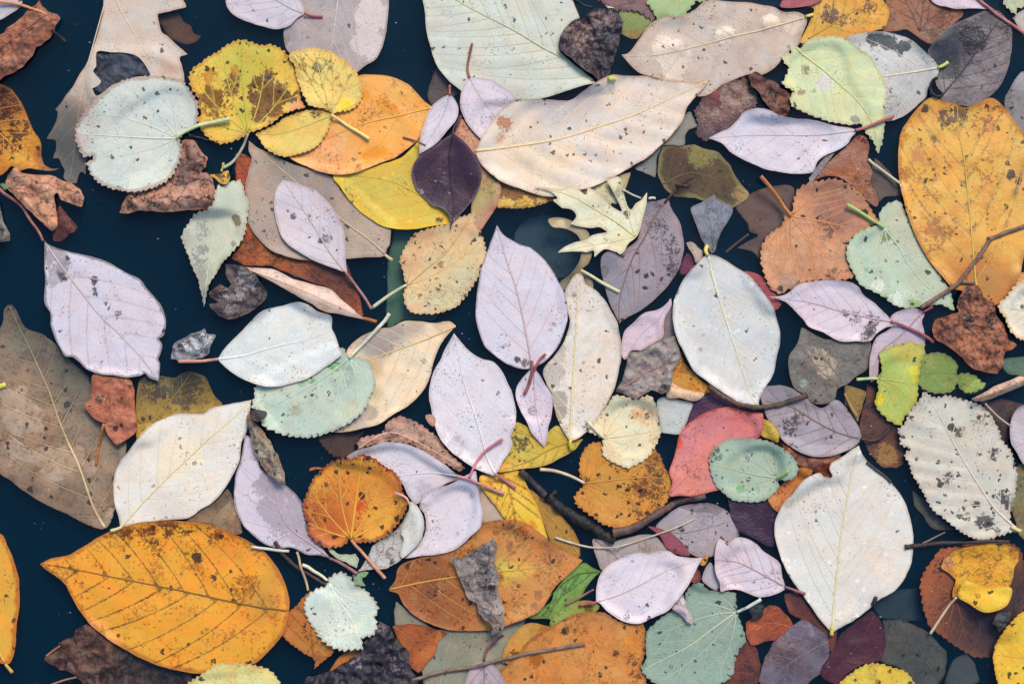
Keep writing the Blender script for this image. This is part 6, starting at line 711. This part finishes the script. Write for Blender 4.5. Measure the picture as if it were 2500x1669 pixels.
stem('thin brown grass stem at the bottom left edge of the frame', 'I', '310,1578 400,1545 492,1520', 2.6, '#9c7254', r1=2.2, cat='stem', nm='grass_stem')
stem('thin dark stem reaching from the white leaf to the pale spotted leaf', 'L', '1175,668 1240,640 1325,600', 2.4, '#7c6c68', r1=1.6, cat='stem', nm='grass_stem')
stem('thin reddish stem under the large pinkish white leaf', 'K', '470,1060 560,1015 650,960', 3, '#96685c', r1=2.4, cat='stem', nm='leaf_stalk')
stem('forked brown tip on the stalk of the grey-purple spotted leaf', 'C', '1170,1185 1210,1190 1258,1194', 4, '#3c2c28', r1=4.5, lump=.2, lift=3)
stem('pale broken stem beside the upper lobe of the cream lobed leaf', 'C', '832,1212 890,1240 950,1266', 2.6, '#c8c4ac', r1=2.2, cat='stem', nm='grass_stem')
stem('short cream worm-like stem right of the cream lobed leaf', 'C', '1000,1270 1022,1262 1046,1266', 3.2, '#d4d0bc', r1=3, cat='stem', nm='grass_stem')
# ------------------------------------------------------------------ drops of water: label, square, x, y, radius
DROPS = [('large round water drop on the small pinkish white leaf', 'G', 262, 1218, 29), ('water drop on the rib of the cream leaf', 'G', 588, 912, 15),
 ('tiny water drop right of the larger one on the cream leaf', 'G', 650, 942, 8), ('small water drop low on the cream leaf', 'G', 590, 1095, 9),
 ('water drop on the cream and grey leaf', 'F', 1140, 905, 17), ('small water drop in the middle of the silvery white leaf', 'G', 1352, 735, 10),
 ('flat water drop low on the silvery white leaf', 'G', 1335, 830, 13), ('water drop near the tip of the white lilac leaf with thin pink stalk', 'J', 1450, 352, 17),
 ('flat water drop near the right rim of the white lilac leaf', 'J', 1355, 610, 14), ('water drop at the lower rim of the large pinkish white leaf', 'K', 860, 1136, 24),
 ('small water drop at the upper rim of the large pinkish white leaf', 'K', 900, 778, 12), ('small water drop at the left of the large pinkish white leaf', 'K', 755, 880, 10),
 ('water ring drop on the grey-green round leaf', 'L', 70, 260, 16), ('flat water drop at the upper left of the grey-green round leaf', 'L', 66, 128, 20),
 ('water drop on the teal green leaf', 'K', 1145, 1455, 16), ('tiny water drop on the grey-purple spotted leaf', 'G', 1100, 290, 10)]
# ------------------------------------------------------------------ build everything, bottom to top
for i, k in enumerate(LEAVES): k['_i'] = i
def order(k): return k.get('o', 0 if k.get('d', .35) < 0 else 2)
for k in sorted(LEAVES, key=order): build_leaf(k, k['_i'] + 1)

for k, root, org, idx in LATER:                      # stalks lie over what is below them
    p, _ = pts(k['stalk'], k['sp']); path = resample(catmull(p, [False] * len(p), False, 5.0), 5.0); r = k.get('sr', 4.5) * .82
    zz = lay_path(path, r, k.get('lift', 0), -3.5 if k.get('sunk') else None); stamp(path, zz, r)
    v, f = tube(path, zz, r * .85, r * 1.1, 8, .9, .06, idx)
    mesh_obj('stalk', v, f, stem_mat(k['sc'], k.get('sc2')), root, org)

for q, k in enumerate(STEMS):
    p, _ = pts(k['path'], k['sp']); path = resample(catmull(p, [False] * len(p), False, 4.0), 5.0)
    zz = lay_path(path, k['r'], k['lift'], k['minz']); stamp(path, zz, k['r'])
    v, f = tube(path, zz, k['r'], k['r1'] or k['r'], 9, .95, k['lump'], q + 300)
    mat = stem_mat(k['c'], k['c2'], k['rough'], k['bark']); org = W(path[0, 0], path[0, 1], float(zz.min()))
    if k['parts']:
        root = bpy.data.objects.new(k['nm'], None); col.objects.link(root); root.location = org; root.empty_display_size = .01
        mesh_obj('stem', v, f, mat, root, org)
        for pn, pp, r0, r1 in k['parts']:
            p2, _ = pts(pp, k['sp']); pa = resample(catmull(p2, [False] * len(p2), False, 3.0), 3.0)
            z2 = np.array([zz[np.argmin(np.hypot(*(path - a).T))] for a in pa])
            v2, f2 = tube(pa, z2, r0, r1, 8, .95, .2, q + 400); mesh_obj(pn, v2, f2, mat, root, org)
    else: root = mesh_obj(k['nm'], v, f, mat, None, org)
    root['label'] = k['label']; root['category'] = k['cat']; root['group'] = k['group']

# ------------------------------------------------------------------ water: a level sheet drawn up or down where leaves float
fix = ~np.isnan(FLO); low = np.where(fix, FLO - .2, 0.0)
val = np.clip(blur(blur(low, 2), 2) / np.maximum(blur(blur(fix.astype(float), 2), 2), .05), -.35, .38)
wz = np.where(fix, val, 0.0)
lam = (14.0 / CE) ** 2                               # capillary length of about 2.8 mm
for _ in range(80):
    av = (np.roll(wz, 1, 0) + np.roll(wz, -1, 0) + np.roll(wz, 1, 1) + np.roll(wz, -1, 1)) / 4
    wz = np.where(fix, val, av / (1 + 1 / (4 * lam)))
wz = blur(wz, 1); wz = np.where(fix, np.minimum(wz, low + .1), wz)
wz[:3] = 0; wz[-3:] = 0; wz[:, :3] = 0; wz[:, -3:] = 0
gy, gx = np.mgrid[0:GH, 0:GW]
vx = (gx * CE + GX0 - 1250) * S; vy = (834.5 - (gy * CE + GY0)) * S
V = np.stack([vx, vy, wz * .001], -1).reshape(-1, 3)
idm = np.arange(GH * GW).reshape(GH, GW)
Fq = np.stack([idm[1:, :-1], idm[1:, 1:], idm[:-1, 1:], idm[:-1, :-1]], -1).reshape(-1, 4).tolist()
ring = np.r_[idm[0, :-1], idm[:-1, -1], idm[-1, :0:-1], idm[:0:-1, 0]]      # clockwise seen from above
n0 = len(V); BIG = 2.5; DEEP = -.32
rv = V[ring]; ang = np.arctan2(rv[:, 1], rv[:, 0]); big = np.c_[np.cos(ang) * BIG, np.sin(ang) * BIG, np.zeros(len(ring))]; deep = big.copy(); deep[:, 2] = DEEP
V = np.vstack([V, big, deep]); m = len(ring)
for i in range(m):
    j = (i + 1) % m
    Fq.append((int(ring[i]), int(ring[j]), n0 + j, n0 + i))
    Fq.append((n0 + i, n0 + j, n0 + m + j, n0 + m + i))
Fq.append(tuple(n0 + m + i for i in range(m)))
b = NB('pond_water')
tcw = b.n('ShaderNodeTexCoord'); wn = b.noise(tcw.outputs['Object'], 38.0, 2, .5)
bpw = b.n('ShaderNodeBump', Strength=.10, Distance=.002, Height=wn)
fr = b.n('ShaderNodeFresnel', IOR=1.333, Normal=bpw.outputs[0])
tr = b.n('ShaderNodeBsdfTransparent', Color=(1, 1, 1, 1)); gl = b.n('ShaderNodeBsdfGlossy', Roughness=.02, Normal=bpw.outputs[0], Color=(1, 1, 1, 1))
mxs = b.n('ShaderNodeMixShader'); b.t.links.new(fr.outputs[0], mxs.inputs[0]); b.t.links.new(tr.outputs[0], mxs.inputs[1]); b.t.links.new(gl.outputs[0], mxs.inputs[2])
b.t.links.new(mxs.outputs[0], b.out.inputs['Surface'])
va = b.n('ShaderNodeVolumeAbsorption', Density=85.0, Color=(.04, .33, .46, 1)); vs_ = b.n('ShaderNodeVolumeScatter', Density=42.0, Color=(.0, .17, .34, 1))
ad = b.n('ShaderNodeAddShader'); b.t.links.new(va.outputs[0], ad.inputs[0]); b.t.links.new(vs_.outputs[0], ad.inputs[1])
b.t.links.new(ad.outputs[0], b.out.inputs['Volume'])
water = mesh_obj('water', V, Fq, b.m); water['kind'] = 'structure'; water['label'] = 'dark teal pond water with a calm surface'

b = NB('pond_silt'); tcw = b.n('ShaderNodeTexCoord'); wn = b.noise(tcw.outputs['Object'], 9.0, 5, .6)
cc = b.mix(b.ramp(wn, .35, .65), (.030, .045, .045), (.055, .065, .055))
bs = b.n('ShaderNodeBsdfPrincipled', Base__Color=cc, Roughness=.9); b.t.links.new(bs.outputs[0], b.out.inputs[0])
bed = mesh_obj('pond_bed', [(-4, -4, -.34), (4, -4, -.34), (4, 4, -.34), (-4, 4, -.34)], [(0, 1, 2, 3)], b.m, None, (0, 0, 0), False)
bed['kind'] = 'structure'; bed['label'] = 'dark silty bottom of the pond'

# ------------------------------------------------------------------ drops and floating dust
b = NB('drop_water'); bs = b.n('ShaderNodeBsdfPrincipled', Base__Color=(1, 1, 1, 1), Roughness=.02, IOR=1.333); bs.inputs['Transmission Weight'].default_value = 1.0
b.t.links.new(bs.outputs[0], b.out.inputs[0]); dropm = b.m
for q, (lab, sp, x, y, r) in enumerate(DROPS):
    px, py = P1(x, y, sp); r = r * Q; z0 = float(bil(Hm, px, py)) - .14; rd = random.Random(q)
    vv, ff = [], []; NR, NS = 6, 14; ex = rd.uniform(.85, 1.1); ph = rd.uniform(0, 6)
    for i in range(NR):
        a = i / NR * math.pi / 2
        for j in range(NS):
            t = 2 * math.pi * j / NS; rr = r * math.cos(a) * (1 + .06 * math.sin(2 * t + ph))
            vv.append(W(px + rr * math.cos(t) * ex, py + rr * math.sin(t), z0 + r * S * 1000 * .55 * math.sin(a)))
    vv.append(W(px, py, z0 + r * S * 1000 * .55)); vv.append(W(px, py, z0))
    for i in range(NR - 1):
        for j in range(NS): ff.append((i * NS + j, (i + 1) * NS + j, (i + 1) * NS + (j + 1) % NS, i * NS + (j + 1) % NS))
    for j in range(NS):
        ff.append(((NR - 1) * NS + j, NR * NS, (NR - 1) * NS + (j + 1) % NS)); ff.append((j, (j + 1) % NS, NR * NS + 1))
    o = mesh_obj('water_drop', vv, ff, dropm, None, W(px, py, z0)); o['label'] = lab; o['category'] = 'water drop'; o['group'] = 'water drops on the leaves'

vv, ff = [], []; rd = random.Random(5)
free = blur(np.where(fix, 1.0, 0.0), 2)
while len(ff) < 260:
    x, y = rd.uniform(-60, 2560), rd.uniform(-60, 1730)
    if float(bil(free, x, y)) > .02: continue
    r = rd.choice((.8, .9, 1.0, 1.2, 1.6, 2.6)) * .8; a0 = rd.uniform(0, 6); z = float(bil(wz, x, y)) + .06; o_ = len(vv); nn = 5
    for j in range(nn):
        a = a0 + 2 * math.pi * j / nn; q = r * rd.uniform(.6, 1.2); vv.append(W(x + q * math.cos(a), y + q * math.sin(a) * .7, z))
    ff.append(tuple(range(o_, o_ + nn))[::-1])
b = NB('pond_dust'); bs = b.n('ShaderNodeBsdfPrincipled', Base__Color=(.30, .33, .34, 1), Roughness=.8); b.t.links.new(bs.outputs[0], b.out.inputs[0])
o = mesh_obj('floating_dust', vv, ff, b.m); o['kind'] = 'stuff'; o['label'] = 'tiny pale specks floating on the open water'; o['category'] = 'dust'
print('built', len(LEAVES), 'leaves in %.1f s' % (time.time() - T0))
